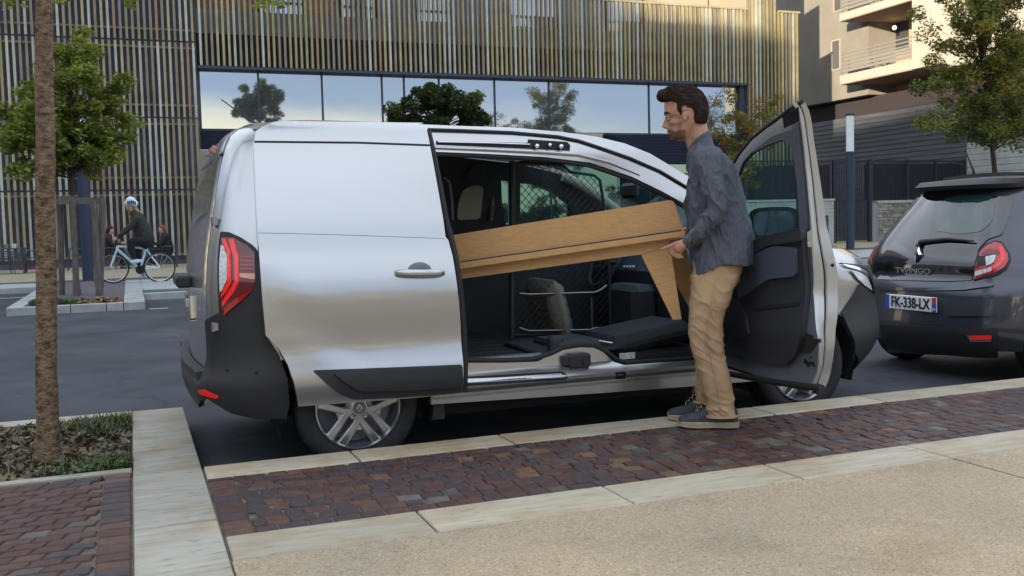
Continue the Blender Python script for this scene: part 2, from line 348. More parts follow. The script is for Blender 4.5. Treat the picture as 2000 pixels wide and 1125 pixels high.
K3 = tag(bpy.data.objects.new('cross_kerb', None), kind='structure'); COL.objects.link(K3)
ys = [1.6, 1.22, .83, .40, -.11, -1.0, -1.9, -2.8]
stones('kerb_slab', [(-1.07, -.772, b+.005, a-.005, -.02, KH+.001) for a, b in zip(ys, ys[1:])], 'travertine_grey', K3)
K4 = tag(bpy.data.objects.new('planter_edging', None), kind='structure'); COL.objects.link(K4)
stones('edging_stone', [(-1.075-.9*(k+1)+g, -1.075-.9*k, 1.44, 1.6, -.02, KH+.004) for k in range(5)]+[(-1.075-.9*(k+1)+g, -1.075-.9*k, -.04, .02, 0, KH+.004) for k in range(5)], 'travertine_grey', K4)
# porphyry setts: laid in arcs, each one a stone
def sett_strip(name, X0, X1, Y0, Y1, limit, arcs):
    S = tag(bpy.data.objects.new(name, None), kind='structure'); COL.objects.link(S)
    cells = []
    # straight edge courses along the slabs, then fanned courses between
    s = .098
    if arcs:
        x = X0+.004
        y = Y0
        while y < Y1-.03:
            d = min(rnd.uniform(.085, .105), Y1-y); cells.append([(x, y), (x+.105, y), (x+.105, y+d-.008), (x, y+d-.008)]); y += d
        x = X0+.115
        while x < X1:
            d = rnd.uniform(.085, .12); cells.append([(x, Y0+.002), (x+d-.009, Y0+.002), (x+d-.009, Y0+.085), (x, Y0+.085)]); x += d
        xa = X0+.115; ya, yb = Y0+.093, Y1-.002; nr = 10; p = (yb-ya)/nr; span = 1.15; vi = {}
        def yy_(j, x_):                                     # course lines bowed into shallow fans, straight along both edges
            u = j/nr; f = ((x_/span) % 1)*2-1; return ya+(yb-ya)*u+.075*(1-f*f-.5)*sin(pi*u)
        for j in range(nr):
            x = xa-rnd.uniform(0, .06)
            while x < X1:
                d = rnd.uniform(.066, .108); k_ = rnd.uniform(-.014, .014); g_ = .0025
                q = [(max(x+g_, xa), yy_(j, x)+g_+rnd.uniform(-.003, .003)), (x+d-g_, yy_(j, x+d)+g_+rnd.uniform(-.003, .003)), (x+d-g_+k_, yy_(j+1, x+d)-g_+rnd.uniform(-.003, .003)), (max(x+g_+k_, xa), yy_(j+1, x)-g_+rnd.uniform(-.003, .003))]
                if x+d > xa+.03: cells.append([(a[0], min(a[1], yb)) for a in q])
                x += d
    else:
        y = Y1
        x = X1-.115
        while y > Y0:
            d = rnd.uniform(.075, .11); cells.append([(x, y-d+.008), (X1-.004, y-d+.008), (X1-.004, y), (x, y)]); y -= d
        row = 0; y = Y1-.004
        while y > Y0:
            d = .072; xx = X1-.127-(row % 2)*.05-rnd.uniform(0, .02)
            while xx > X0:
                wd = rnd.uniform(.095, .125); sk = .028
                cells.append([(xx-wd+.010+rnd.uniform(-.004, .004), y-d+.008+.006*sin(xx*7)-sk*0), (xx+sk*.4, y-d+.008+.006*sin(xx*7)+rnd.uniform(-.003, .003)), (xx+sk, y+.006*sin(xx*7)), (xx-wd+.010+sk, y+.006*sin(xx*7)+rnd.uniform(-.003, .003))]); xx -= wd
            y -= d; row += 1
        cells = [[(min(a[0], X1-.12) if a[0] < X1-.12+.03 and c[0][0] < X1-.13 else a[0], min(a[1], Y1-.003)) for a in c] for c in cells]
    def geo(q):
        q = [np.array(a) for a in q]; c = sum(q)/4; h = KH-.003+rnd.uniform(-.002, .0015); tx, ty = rnd.uniform(-.02, .02), rnd.uniform(-.02, .02)
        v = [(a[0], a[1], KH-.03) for a in q]
        for r_, dz in ((1.0, -.005), (.90, 0)):
            for a in q:
                b = c+(a-c)*r_; v.append((b[0], b[1], h+dz+(b[0]-c[0])*tx+(b[1]-c[1])*ty))
        f = [(8, 9, 10, 11)]
        for o_ in (0, 4):
            for i in range(4): f.append((o_+i, o_+(i+1) % 4, o_+4+(i+1) % 4, o_+4+i))
        return v, f
    def size(q):
        px = [proj((a[0], a[1], KH)) for a in q]; 
        if not any(-20 < p_[0] < 2020 and p_[1] < 1150 for p_ in px): return 0
        return abs(sum(px[i-1][0]*px[i][1]-px[i][0]*px[i-1][1] for i in range(4)))/2
    # drop slivers
    def ar(q): return abs(sum(q[i-1][0]*q[i][1]-q[i][0]*q[i-1][1] for i in range(4)))/2
    cells = [q for q in cells if ar(q) > .0022]
    cells.sort(key=size, reverse=True)
    wts = [4, 3.4, 2.2, 1.4, .8, 3, .6, 3.5] if arcs else [2.5, 4, .8, .7, .1, 4, .15, 3]  # shade over the apron is put into its stones: weights favour darker tones
    for q in cells[:limit]:
        if size(q) <= 0: continue
        v, f = geo(q); cx = q[0][0]
        tone = rnd.choices(range(8), [w_*(1+.8*sin(cx*2.1+i*1.7)) for i, w_ in enumerate(wts)])[0]
        mk('sett', v, f, 'sett_stone_%d' % tone, S, smooth=.3)
    mb = MB()
    for q in cells[limit:]:
        v, f = geo(q); mb.add(v, f, rnd.choices(range(8), wts)[0])
    if mb.v: stuff(mb.build('setts', ['sett_stone_%d' % i for i in range(8)], S, smooth=.3))
    return S
sett_strip('sett_paving', -.765, 12, -1.223, -.334, 300, True)
sett_strip('sett_apron', -2.6, -1.075, -1.62, -.045, 300, False)
# far side of the street
FX0, FX1 = -2.85, -.86
K5 = tag(bpy.data.objects.new('far_kerb', None), kind='structure'); COL.objects.link(K5)
L = []
xs = [FX0, -2.35, -1.95, -1.45+.02, FX1-.32, FX1]
for a, b in zip(xs, xs[1:]): L.append((a+.006, b-.006, 11.78, 12.0, -.02, KH))
for k in range(12):
    y0 = 12.0+.65*k; L.append((FX1-.32, FX1, y0+.006, y0+.644, 0, KH+.002)); L.append((FX0, FX0+.22, y0+.006, y0+.644, 0, KH+.002))
x = FX1+.01
while x < 60: L.append((x, x+.99, 14.0, 14.28, -.02, KH)); x += 1
x = FX0-.01
while x > -14: L.append((x-.99, x, 18.3, 18.5, -.02, KH)); x -= 1
stones('kerb_stone', L, 'far_kerb', K5)
o = MB().box(FX0+.225, FX1-.325, 12.005, 13.0, 0, .105).build('far_planter_bed', 'soil'); o['kind'] = 'structure'
o = MB().box(FX0+.225, FX1-.325, 13.005, 20.2, 0, .11).build('far_sett_strip', 'far_setts'); o['kind'] = 'structure'
o = MB().box(FX1+.004, 60, 14.29, 15.2, 0, .115).box(-60, FX1-1, 20.2, 20.8, .0, .125).box(FX1-1+.002, 60, 19.6, 20.8, .0, .125).build('far_gutter', 'asphalt_far'); o['kind'] = 'structure'
o = MB().box(FX1+.004, 60, 15.2, 19.6, 0, .122).box(-60, FX0-.01, 18.51, 20.2, 0, .118).build('far_parking_bay', 'far_kerb'); o['kind'] = 'structure'
o = MB().box(-60, 60, 20.8, 30.3, 0, .13).build('far_pavement', 'sand_pavement'); o['kind'] = 'structure'
for a, b, y in ((-14, -2.95, 11.62), (-14, -2.95, 16.6), (-.80, -.52, 11.7), (.05, .45, 11.95)):
    flat('road_marking', a, b, y, y+.09, .004, 'white_paint')
# grass, weeds and dead leaves in the near planter
mat('grass_blade', (.055, .095, .025), .7, var=.5, vs=3); mat('dry_grass', (.20, .17, .09), .8, var=.4, vs=5)
mat('dead_leaf', (.13, .075, .04), .8, var=.6, vs=9); mat('dead_leaf_grey', (.115, .095, .075), .8, var=.5, vs=9); mat('yellow_leaf', (.42, .26, .04), .7, var=.3)
mat('clover', (.05, .13, .05), .6, var=.4, vs=8)
def litter(name, n, box, z, mats, size, label, cat, seed, dens=None):
    r_ = random.Random(seed); mb = MB(); i = 0
    while i < n:
        x, y = r_.uniform(box[0], box[1]), r_.uniform(box[2], box[3])
        if dens and r_.random() > dens(x, y): continue
        i += 1; s = r_.uniform(*size); M_ = Matrix.Translation((x, y, z+r_.uniform(.003, .03))) @ Matrix.Rotation(r_.uniform(0, 6.28), 4, 'Z') @ Matrix.Rotation(r_.uniform(-.7, .7), 4, 'X') @ Matrix.Rotation(r_.uniform(-.7, .7), 4, 'Y')
        c = r_.uniform(.1, .4)*s
        v = [(-s, 0, c), (-.45*s, -.4*s, .1*c), (.3*s, -.45*s, 0), (s, 0, c*.6), (.35*s, .42*s, .2*c), (-.4*s, .45*s, 0), (0, 0, -.2*c)]
        mb.add([M_ @ Vector(p) for p in v], [(0, 1, 6), (1, 2, 6), (2, 3, 6), (3, 4, 6), (4, 5, 6), (5, 0, 6)], r_.randrange(len(mats)))
    o = mb.build(name, mats); stuff(o); return tag(o, label, cat)
def blades(name, n, box, z, mats, h, label, cat, seed, dens=None, wd=.004):
    r_ = random.Random(seed); mb = MB(); i = 0
    while i < n:
        x, y = r_.uniform(box[0], box[1]), r_.uniform(box[2], box[3])
        if dens and r_.random() > dens(x, y): continue
        i += 1; H = r_.uniform(*h); a = r_.uniform(0, 6.28); l = r_.uniform(.1, .9)*H; wx, wy = cos(a+1.57)*wd, sin(a+1.57)*wd
        p0 = (x, y, z); p1 = (x+cos(a)*l*.35, y+sin(a)*l*.35, z+H*.65); p2 = (x+cos(a)*l, y+sin(a)*l, z+H)
        mb.add([(p0[0]-wx, p0[1]-wy, z), (p0[0]+wx, p0[1]+wy, z), (p1[0]+wx*.8, p1[1]+wy*.8, p1[2]), (p1[0]-wx*.8, p1[1]-wy*.8, p1[2]), p2], [(0, 1, 2, 3), (3, 2, 4)], r_.randrange(len(mats)))
    o = mb.build(name, mats); stuff(o); return tag(o, label, cat)
PB = (-2.5, -1.08, .03, 1.43)
def dg(x, y): return min(1, .012+1.2*math.exp(-((x+1.17)**2/.035+(y-1.22)**2/.05))+.9*math.exp(-((x+1.15)**2/.02+(y-.1)**2/.02))+.06*(y < .2))
blades('grass', 2600, PB, KH-.02, ['grass_blade', 'grass_blade', 'dry_grass'], (.02, .075), 'short green grass and weeds in the bed at the foot of the tree', 'grass', 3, dg)
blades('dry_grass', 800, PB, KH-.02, ['dry_grass', 'dead_leaf_grey', 'grass_blade'], (.015, .05), 'dry straw coloured grass between the dead leaves of the bed', 'grass', 4, wd=.003)
litter('dead_leaves', 2300, PB, KH-.018, ['dead_leaf', 'dead_leaf_grey', 'dead_leaf_grey', 'dry_grass'], (.014, .036), 'brown and grey dead leaves covering the tree bed', 'dead leaves', 5)
litter('clover', 420, (-1.42, -1.08, .03, .25), KH-.01, ['clover', 'grass_blade'], (.010, .024), 'low green clover at the front corner of the tree bed', 'ground cover', 6, lambda x, y: .2+.8*math.exp(-((x+1.12)**2/.01)))
litter('fallen_leaves', 500, (FX0+.3, FX1-.35, 12.02, 13.0), .105, ['yellow_leaf', 'dead_leaf', 'dead_leaf', 'dead_leaf_grey'], (.03, .06), 'yellow and brown leaves in the far tree bed', 'fallen leaves', 8)
blades('far_grass', 900, (FX0+.3, -1.9, 12.02, 12.6), .10, ['grass_blade'], (.05, .12), 'small patch of grass in the far tree bed', 'grass', 9, wd=.012)
# ------------------------------------------------------------------ the slatted office building across the street
FY = 30.0
for i, c in enumerate([(.27, .25, .135), (.33, .30, .185), (.40, .43, .37), (.21, .185, .135), (.25, .185, .12), (.34, .36, .31), (.19, .185, .145)]):
    mat('slat_paint_%d' % i, c, .45, var=.2, vs=2, metal=.15)
SW = [5, 5, 1.8, 4, 2.2, 3.4, 4]
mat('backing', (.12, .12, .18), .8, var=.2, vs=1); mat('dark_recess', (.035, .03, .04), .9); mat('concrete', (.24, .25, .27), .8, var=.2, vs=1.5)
mat('navy_metal', (.030, .045, .085), .5, metal=.2); mat('wood_clad', (.22, .12, .06), .7, var=.4, vs=3, stretch=(1, 1, 8)); mat('cream_render', (.36, .32, .26), .85, var=.1, vs=2)
mat('shop_interior', (.02, .025, .03), .9)
mat('shopfront_glass', (.15, .23, .27), .02, metal=.9)
m = mat('mirror_glass', (.42, .47, .52), .02, metal=.90); t = m.node_tree; B = t.nodes['Principled BSDF']
c = N(t, 'ShaderNodeTexCoord'); n = N(t, 'ShaderNodeTexNoise'); n.inputs['Scale'].default_value = .9; n.inputs['Detail'].default_value = 1
bp = N(t, 'ShaderNodeBump'); bp.inputs['Strength'].default_value = .05; bp.inputs['Distance'].default_value = .02; t.links.new(c.outputs['Object'], n.inputs[0]); t.links.new(n.outputs[0], bp.inputs['Height']); t.links.new(bp.outputs[0], B.inputs['Normal'])
OB = thing('office_building', 'long office building clad in yellow and green vertical slats above a band of mirror glass', 'building', (10, FY, 0))
MB().box(-16, 1.36, FY+.35, FY+9, .13, 10.4).box(1.36, 26.0, FY+2.2, FY+9, 0.1, 16).box(-16, 1.36, FY+3, FY+9, 10.4, 16).build('wall', 'backing', OB)
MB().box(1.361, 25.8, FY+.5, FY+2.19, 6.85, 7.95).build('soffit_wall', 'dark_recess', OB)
MB().box(1.361, 25.8, FY+.45, FY+1.1, 7.951, 8.75).build('parapet', 'concrete', OB)
MB().box(23.35, 25.85, FY+.45, FY+2.19, .13, 6.84).build('corner_wall', 'backing', OB)
def slat(x, z0, z1, w_=.078, d=.13):
    o = MB().box(x-w_/2, x+w_/2, FY, FY+d, z0, z1).build('slat', 'slat_paint_%d' % rnd.choices(range(7), SW)[0], OB); return o
tiers = [(.42, 2.60), (2.66, 5.0), (5.05, 7.52), (7.58, 10.4)]
for k in range(34):
    x = 1.24-k*.187
    for a, b in tiers: slat(x, a, b)
    if x < -5.1: break
x = 1.48
while x < 23.2:
    slat(x, 6.80, 9.80 if x > 12 else 10.6); x += .187
while x < 25.9:
    tp = 12.5 if 23.3 < x < 24.85 else 9.8
    slat(x, .3 if x > 23.35 else 6.8, tp); x += .187
rl = MB()
for z in (.46, 2.48, 3.05, 4.83, 5.46, 7.37, 7.96): MB().box(-16, 1.33, FY+.131, FY+.18, z-.03, z+.03).build('rail', 'slat_paint_0', OB)
MB().box(1.4, 23.3, FY-.01, FY+.14, 9.801, 9.88).build('rail', 'slat_paint_1', OB); MB().box(24.87, 25.95, FY-.01, FY+.14, 9.801, 9.88).build('rail', 'slat_paint_1', OB)
MB().box(1.36, 23.35, FY+.0, FY+.40, 6.70, 6.79).build('edge_trim', 'navy_metal', OB)
# brackets under the slats, upper floor facade behind them
z0 = 8.76
for (a, b, mm) in ((1.4, 3.6, 'wood_clad'), (3.7, 5.3, 'mirror_glass'), (5.4, 6.6, 'wood_clad'), (6.7, 8.0, 'mirror_glass'), (8.1, 9.5, 'backing'), (9.6, 11.0, 'mirror_glass'), (11.1, 13.4, 'backing'), (13.5, 15.4, 'mirror_glass'), (15.5, 17.6, 'backing'), (17.7, 19.4, 'mirror_glass'), (19.5, 22.6, 'cream_render'), (22.7, 25.8, 'cream_render')):
    MB().box(a, b, FY+1.9, FY+2.19, z0, 11.2).build('upper_window' if mm == 'mirror_glass' else 'wall_panel', mm, OB)
XM = [1.40, 3.37, 5.58, 7.76, 8.59, 9.93, 12.13, 14.38, 18.79, 21.02, 23.02]
for a, b in zip(XM, XM[1:]):
    MB().box(a+.035, b-.035, FY+.40, FY+.43, 4.72, 6.84).build('window_pane', 'mirror_glass', OB)
    MB().box(a+.035, b-.035, FY+.40, FY+.43, .35, 3.46).build('window_pane', 'shopfront_glass', OB)
for a in XM: MB().box(a-.032, a+.032, FY+.36, FY+.44, .13, 6.69).build('mullion', 'navy_metal', OB)
MB().box(23.03, 23.34, FY+.2, FY+.45, .13, 6.69).build('column', 'navy_metal', OB)
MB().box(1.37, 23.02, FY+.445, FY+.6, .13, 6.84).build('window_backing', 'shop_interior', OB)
for k in range(19):
    z = 3.52+k*.062; MB().add([(1.40, FY+.355, z+.048), (23.0, FY+.355, z+.048), (23.0, FY+.30, z), (1.40, FY+.30, z), (1.40, FY+.355, z), (23.0, FY+.355, z)], [(0, 3, 2, 1), (3, 4, 5, 2), (0, 1, 5, 4)]).build('louvre', 'navy_metal', OB)
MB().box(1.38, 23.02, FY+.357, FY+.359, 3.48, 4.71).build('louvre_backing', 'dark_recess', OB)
# ------------------------------------------------------------------ the rendered apartment house on the right
XA = 31.0; XB = 29.7
mat('grey_render', (.215, .21, .195), .9, var=.1, vs=1.2); mat('balcony_white', (.38, .36, .33), .85); mat('rail_grey', (.20, .20, .19), .7)
mat('cladding', (.085, .10, .125), .6, var=.3, vs=2, stretch=(1, .3, 6)); mat('pale_cladding', (.36, .40, .40), .8, var=.15, vs=2); mat('soffit_paint', (.30, .20, .14), .8)
mat('window_dark', (.05, .06, .07), .08, spec=.8); mat('lamp_glow', (.9, .8, .6), .5, emit=(1, .75, .45), es=1.5)
AB = thing('apartment_building', 'tall grey apartment house with white balconies and a dark recessed ground floor', 'building', (XA, 30, 0))
yl = at(1640, 160, 0, XB)[1]; yr = at(1781, 130, 0, XB)[1]; yp = at(1838, 120, 0, XB)[1]
zs = at(1640, 165, 0, XB)[2]; zt = at(1640, 148, 0, XB)[2]; zu = at(1638, 42, 0, XB)[2]; zv = at(1638, 28, 0, XB)[2]
zo = at(1580, 206, 0, XA)[2]
MB().box(XA, XA+12, yl-.4, 60, zo, 19).build('wall', 'grey_render', AB)
MB().box(XA+1.6, XA+12, yp, yl-.4, zo, 19).build('loggia_wall', 'cream_render', AB)
MB().box(XA+.6, XA+12, 19, 60, 0, zo-.02).build('ground_floor_wall', 'dark_recess', AB)
MB().box(XB, XA+1.59, yp, yr, zs, 19).build('pillar', 'balcony_white', AB)
MB().box(XB+.3, XA+12, 19, yp-.01, zo+.3, 19).build('end_wall', 'balcony_white', AB)
for a, b in ((zs, zt), (zu, zv), (zu+(zu-zs), zv+(zu-zs))):
    MB().box(XB, XA+1.59, yr+.01, yl, a, b).build('balcony_slab', 'balcony_white', AB)
    MB().box(XB+.02, XA+1.58, yr+.02, yl-.02, a-.03, a-.005).build('balcony_soffit', 'soffit_paint', AB)
    for k in range(6): MB().box(XB+.06, XB+.09, yr+.02, yl-.03, b+.12+k*.165, b+.12+k*.165+(.125 if k < 3 else .05)).build('balcony_rail', 'rail_grey', AB)
    for yy in (yl-.05, (yl+yr)/2, yr+.08): MB().box(XB+.09, XB+.14, yy-.03, yy+.03, b, b+1.08).build('rail_post', 'rail_grey', AB)
def window(x, p0, p1, zz=None):
    a = at(*p0, 0, x); b = at(*p1, 0, x); y0, y1 = min(a[1], b[1]), max(a[1], b[1]); z0_, z1_ = min(a[2], b[2]), max(a[2], b[2])
    f = MB().box(x-.03, x-.002, y0-.07, y1+.07, z0_-.07, z0_-.001).box(x-.03, x-.002, y0-.07, y1+.07, z1_+.001, z1_+.07).box(x-.03, x-.002, y0-.07, y0, z0_, z1_).box(x-.03, x-.002, y1, y1+.07, z0_, z1_).build('window', 'cream_render', AB)
    MB().box(x-.012, x-.004, y0, y1, z0_, z1_).build('pane', 'window_dark', f)
window(XA, (1626, 82), (1640, 133)); window(XA, (1630, -40), (1643, 18)); window(XA+1.6, (1664, 70), (1680, 90)); window(XA+1.6, (1730, 40), (1776, 95))
q = at(1708, 66, 0, XA+1.5); MB().box(q[0], q[0]+.08, q[1]-.08, q[1]+.08, q[2]-.25, q[2]+.25, bev=.02).build('wall_lamp', 'lamp_glow', AB)
q = at(1747, 54, 0, XA+.8); MB().ball(q, .09).build('globe_lamp', 'lamp_glow', AB, smooth=3.2)
# dark clad wall, pale clad wall, fence on a stone wall, gate
CW = thing('clad_wall', 'dark blue grey wall of overlapping horizontal boards under the apartment house', 'wall', (31.2, 30, 0))
yc = at(1888, 310, 0, 31.2)[1]; zc = at(1600, 246, 0, 31.2)[2]
k = 0; z = 2.2
while z < zc:
    MB().add([(31.2, yc, z), (31.2, 45, z), (31.235, 45, z+.21), (31.235, yc, z+.21), (31.4, yc, z), (31.4, 45, z)], [(0, 3, 2, 1), (0, 1, 5, 4), (0, 4, 3)]).build('board', 'cladding', CW); z += .215
MB().box(31.25, 31.5, yc, 45, 0, zc+.1).build('backing_wall', 'cladding', CW)
PW = thing('pale_wall', 'pale grey green boarded wall behind the parked dark car', 'wall', (31.2, yc-2, 0))
z = .3
while z < 3.9:
    MB().box(31.2-rnd.uniform(0, .02), 31.35, 19, yc-.02, z, z+.235).build('board', 'pale_cladding', PW); z += .25
MB().box(31.36, 31.5, 19, yc-.02, .1, 3.95).build('backing_wall', 'pale_cladding', PW)
YF = 26.0
mat('fence_metal', (.030, .038, .055), .5, metal=.3); mat('stone_cap', (.40, .42, .41), .8, var=.15)
for i, c in enumerate([(.27, .28, .27), (.20, .22, .23), (.34, .34, .31), (.24, .235, .20)]): mat('wall_stone_%d' % i, c, .85, var=.3, vs=6, bump=.5, bs=30)
def X_(px, py=400): return at(px, py, 1, YF)[0]
def Z_(px, py): return at(px, py, 1, YF)[2]
xg0, xg1, xw = X_(1632), X_(1701), X_(1888)
ztop = Z_(1700, 312); zcap = Z_(1750, 391); zb = .13
SWl = thing('stone_wall', 'low wall of rough grey stones with a pale coping beside the gate', 'wall', ((xg1+xw)/2, YF, 0))
def stone_courses(x0, x1, par, z1):
    z = zb; MB().box(x0, x1, YF+.05, YF+.3, zb, z1).build('core', 'dark_recess', par)
    while z < z1-.03:
        h = rnd.uniform(.075, .13); x = x0
        while x < x1:
            l = rnd.uniform(.2, .5); dd = rnd.uniform(0, .035)
            MB().box(x+.005, min(x+l, x1)-.005, YF-dd, YF+.049, z+.005, min(z+h, z1)-.005, bev=.008).build('stone', 'wall_stone_%d' % rnd.randrange(4), par); x += l
        z += h
stone_courses(xg1+.35, X_(1810), SWl, zcap-.10)
MB().box(X_(1810), xw+.5, YF, YF+.3, zb, zcap-.10).build('far_stonework', 'wall_stone_1', SWl)
MB().box(xg1+.3, xw+.5, YF-.05, YF+.33, zcap-.099, zcap).build('coping', 'stone_cap', SWl)
MB().box(xg1+.08, xg1+.349, YF, YF+.3, zb, zcap-.101).build('pier', 'concrete', SWl)
LW = thing('pale_block_wall', 'short pale grey block wall left of the gate, half hidden by the open van door', 'wall', (xg0-2, YF, 0))
z = zb
while z < zcap-.1:
    for kx in range(8): MB().box(xg0-.08-(kx+1)*.6+.004, xg0-.08-kx*.6-.004, YF, YF+.25, z, z+.145).build('block', 'pale_cladding', LW)
    z += .15
MB().box(xg0-4.9, xg0-.06, YF-.04, YF+.3, z+.001, z+.07).build('coping', 'stone_cap', LW)
FE = thing('fence', 'tall dark metal bar fence standing on the stone wall', 'fence', ((xg1+xw)/2, YF, zcap))
x = xg1+.1; k = 0
while x < xw:
    MB().box(x-.012, x+.012, YF+.1, YF+.125, zcap+.005, ztop).build('bar', 'fence_metal', FE); x += .105; k += 1
for px in (1706, 1777, 1832, 1887): MB().box(X_(px)-.05, X_(px)+.05, YF+.08, YF+.18, zcap+.004, ztop+.03).build('post', 'fence_metal', FE)
for z in (zcap+.08, ztop-.05): MB().box(xg1+.05, xw, YF+.126, YF+.15, z-.025, z+.025).build('rail', 'fence_metal', FE)
z = zcap+.3
while z < ztop-.1: MB().box(xg1+.4, xw, YF+.127, YF+.132, z-.006, z+.006).build('wire', 'fence_metal', FE); z += .2
MB().box(xg1, xw, YF+.3, YF+.34, zcap+.01, ztop-.15).build('screen_panel', 'dark_recess', FE)
FL = thing('fence', 'dark metal bar fence left of the gate, above the pale block wall', 'fence', (xg0-2, YF, zcap))
x = xg0-4.9
while x < xg0-.1: MB().box(x-.012, x+.012, YF+.1, YF+.125, zcap+.005, ztop).build('bar', 'fence_metal', FL); x += .105
for z in (zcap+.08, ztop-.05): MB().box(xg0-4.9, xg0-.05, YF+.126, YF+.15, z-.025, z+.025).build('rail', 'fence_metal', FL)
MB().box(xg0-4.9, xg0-.05, YF+.3, YF+.34, zcap+.01, ztop-.2).build('screen_panel', 'dark_recess', FL)
GT = thing('gate', 'dark barred pedestrian gate between pale wall and stone wall', 'gate', ((xg0+xg1)/2, YF, zb))
for a in (xg0, xg1): MB().box(a-.06, a+.06, YF+.02, YF+.14, zb, ztop).build('post', 'fence_metal', GT)
x = xg0+.13
while x < xg1-.08: MB().box(x-.014, x+.014, YF+.06, YF+.085, zb+.2, ztop-.06).build('bar', 'fence_metal', GT); x += .12
for z in (zb+.12, zcap, ztop-.05): MB().box(xg0+.061, xg1-.061, YF+.086, YF+.12, z-.05, z+.05).build('rail', 'fence_metal', GT)
MB().box(xg0+.55, xg0+.75, YF+.0, YF+.05, zcap-.25, zcap+.15).build('lock_box', 'navy_metal', GT)
BL = thing('bollard', 'short dark bollard in front of the pale block wall', 'bollard', (X_(1615), YF-1.5, .13))
MB().lathe((at(1615, 440, 1, 24.5)[0], 24.5, .13), (0, 0, 1), [(.06, 0), (.06, 1.05), (.05, 1.08), (0, 1.085)], 12).build('post', 'navy_metal', BL, smooth=.6)
# street lamps
mat('lamp_white', (.75, .85, .88), .35)
def lamp(x, y, z0, zt_, zw, label):
    L_ = thing('street_lamp', label, 'street lamp', (x, y, z0), 'street lamps across the road')
    MB().lathe((x, y, z0), (0, 0, 1), [(.16, 0), (.16, .02), (.13, .03), (.13, zw-z0)], 20).build('pole', 'navy_metal', L_, smooth=.6)
    MB().lathe((x, y, zw), (0, 0, 1), [(.12, 0), (.12, zt_-zw), (0.0, zt_-zw)], 20).build('light_tube', 'lamp_white', L_, smooth=.6)
    MB().lathe((x, y, zt_), (0, 0, 1), [(.14, 0), (.14, .06), (0, .065)], 20).build('cap', 'navy_metal', L_, smooth=.6)
q1 = at(1660, 226, 1, 20.2); q2 = at(1660, 296, 1, 20.2)
lamp(q1[0], 20.2, .12, q1[2], q2[2], 'dark blue street lamp post with a white tube top in front of the barred gate')
lamp(-2.0, 20.4, .12, q1[2], q2[2], 'dark blue lamp post behind the staked young tree')
# blocks added out of view: stepped to shade the scene and darken reflections
mat('house_wall', (.35, .30, .25), .9, var=.1, vs=.5); mat('roof_tile', (.16, .09, .07), .9)
def tn(t_, n_): return (TRAVEL[0]*t_-TRAVEL[1]*n_, TRAVEL[1]*t_+TRAVEL[0]*n_)
def block(name, label, n0, n1, t0, t1, h, floors):
    a, b, c_, d = tn(t0, n0), tn(t1, n0), tn(t1, n1), tn(t0, n1)
    Bk = thing(name, label, 'building', ((a[0]+c_[0])/2, (a[1]+c_[1])/2, 0))
    MB().add([(*p, z) for z in (0, h) for p in (a, b, c_, d)], [(4, 5, 6, 7), (0, 1, 5, 4), (1, 2, 6, 5), (2, 3, 7, 6), (3, 0, 4, 7)]).build('wall', 'house_wall', Bk)
    n = int((n1-n0)/3)
    for f in range(floors):
        for i in range(n):
            u0 = n0+(i+.3)*(n1-n0)/n; u1 = u0+1.3; z = 1+f*3
            p, q = tn(t1+.02, u0), tn(t1+.02, u1); MB().quad((*p, z), (*q, z), (*q, z+1.5), (*p, z+1.5)).build('window', 'window_dark', Bk)
S45 = -52
DR = (-S45+38)*tan(SUN_EL)
block('added_block', 'tall tan block added behind the viewer to shade the scene', 12.6, 62, S45-12, S45, 11.5+DR, 6)
block('added_block', 'low tan shading block added behind the viewer, between the tallest and the longest block', 7.5, 12.58, S45-12, S45, 8.9+DR, 5)
block('added_block', 'long tan block added behind the viewer for shade, lowest of the row', -30, 7.48, S45-12, S45, 6.3+DR, 5)

Bk = thing('added_block', 'tan block added far to the left, outside the picture, to darken the van rear', 'building', (-52, 25, 0))  # added out of view so the rear of the van reflects something dark
MB().box(-60, -45, -12, 62, 0, 19).build('wall', 'house_wall', Bk)
for f in range(6):
    for i in range(18): MB().box(-44.99, -44.97, -10+i*4, -8.4+i*4, 1+f*3, 2.5+f*3).build('window', 'window_dark', Bk)
# ------------------------------------------------------------------ trees
def leafmat(name, c, tr=.25, var=.5):
    m = mat(name, c, .6, var=var, vs=1.6, spec=.3); t = m.node_tree; b = t.nodes['Principled BSDF']; o = t.nodes['Material Output']
    td = N(t, 'ShaderNodeBsdfTranslucent'); td.inputs[0].default_value = (c[0]*1.6, c[1]*1.5, c[2], 1); ms = N(t, 'ShaderNodeMixShader'); ms.inputs[0].default_value = tr
    t.links.new(b.outputs[0], ms.inputs[1]); t.links.new(td.outputs[0], ms.inputs[2]); t.links.new(ms.outputs[0], o.inputs[0]); return m
leafmat('leaf_green', (.115, .165, .030)); leafmat('leaf_light', (.20, .25, .05)); leafmat('leaf_dark', (.035, .065, .016))
leafmat('leaf_olive', (.155, .155, .040)); leafmat('leaf_orange', (.22, .10, .02)); leafmat('leaf_yellow', (.26, .22, .045)); leafmat('leaf_deep', (.02, .038, .014))
mat('bark', (.20, .135, .085), .9, var=.75, vs=26, bump=1., bs=60, bd=.014, stretch=(1, 1, 1.7), detail=12)
mat('bark_dark', (.05, .042, .035), .9, var=.4, vs=8, bump=.6, bs=20); mat('stake_wood', (.115, .105, .10), .85, var=.4, vs=5, stretch=(6, 6, 1), bump=.4, bs=20)
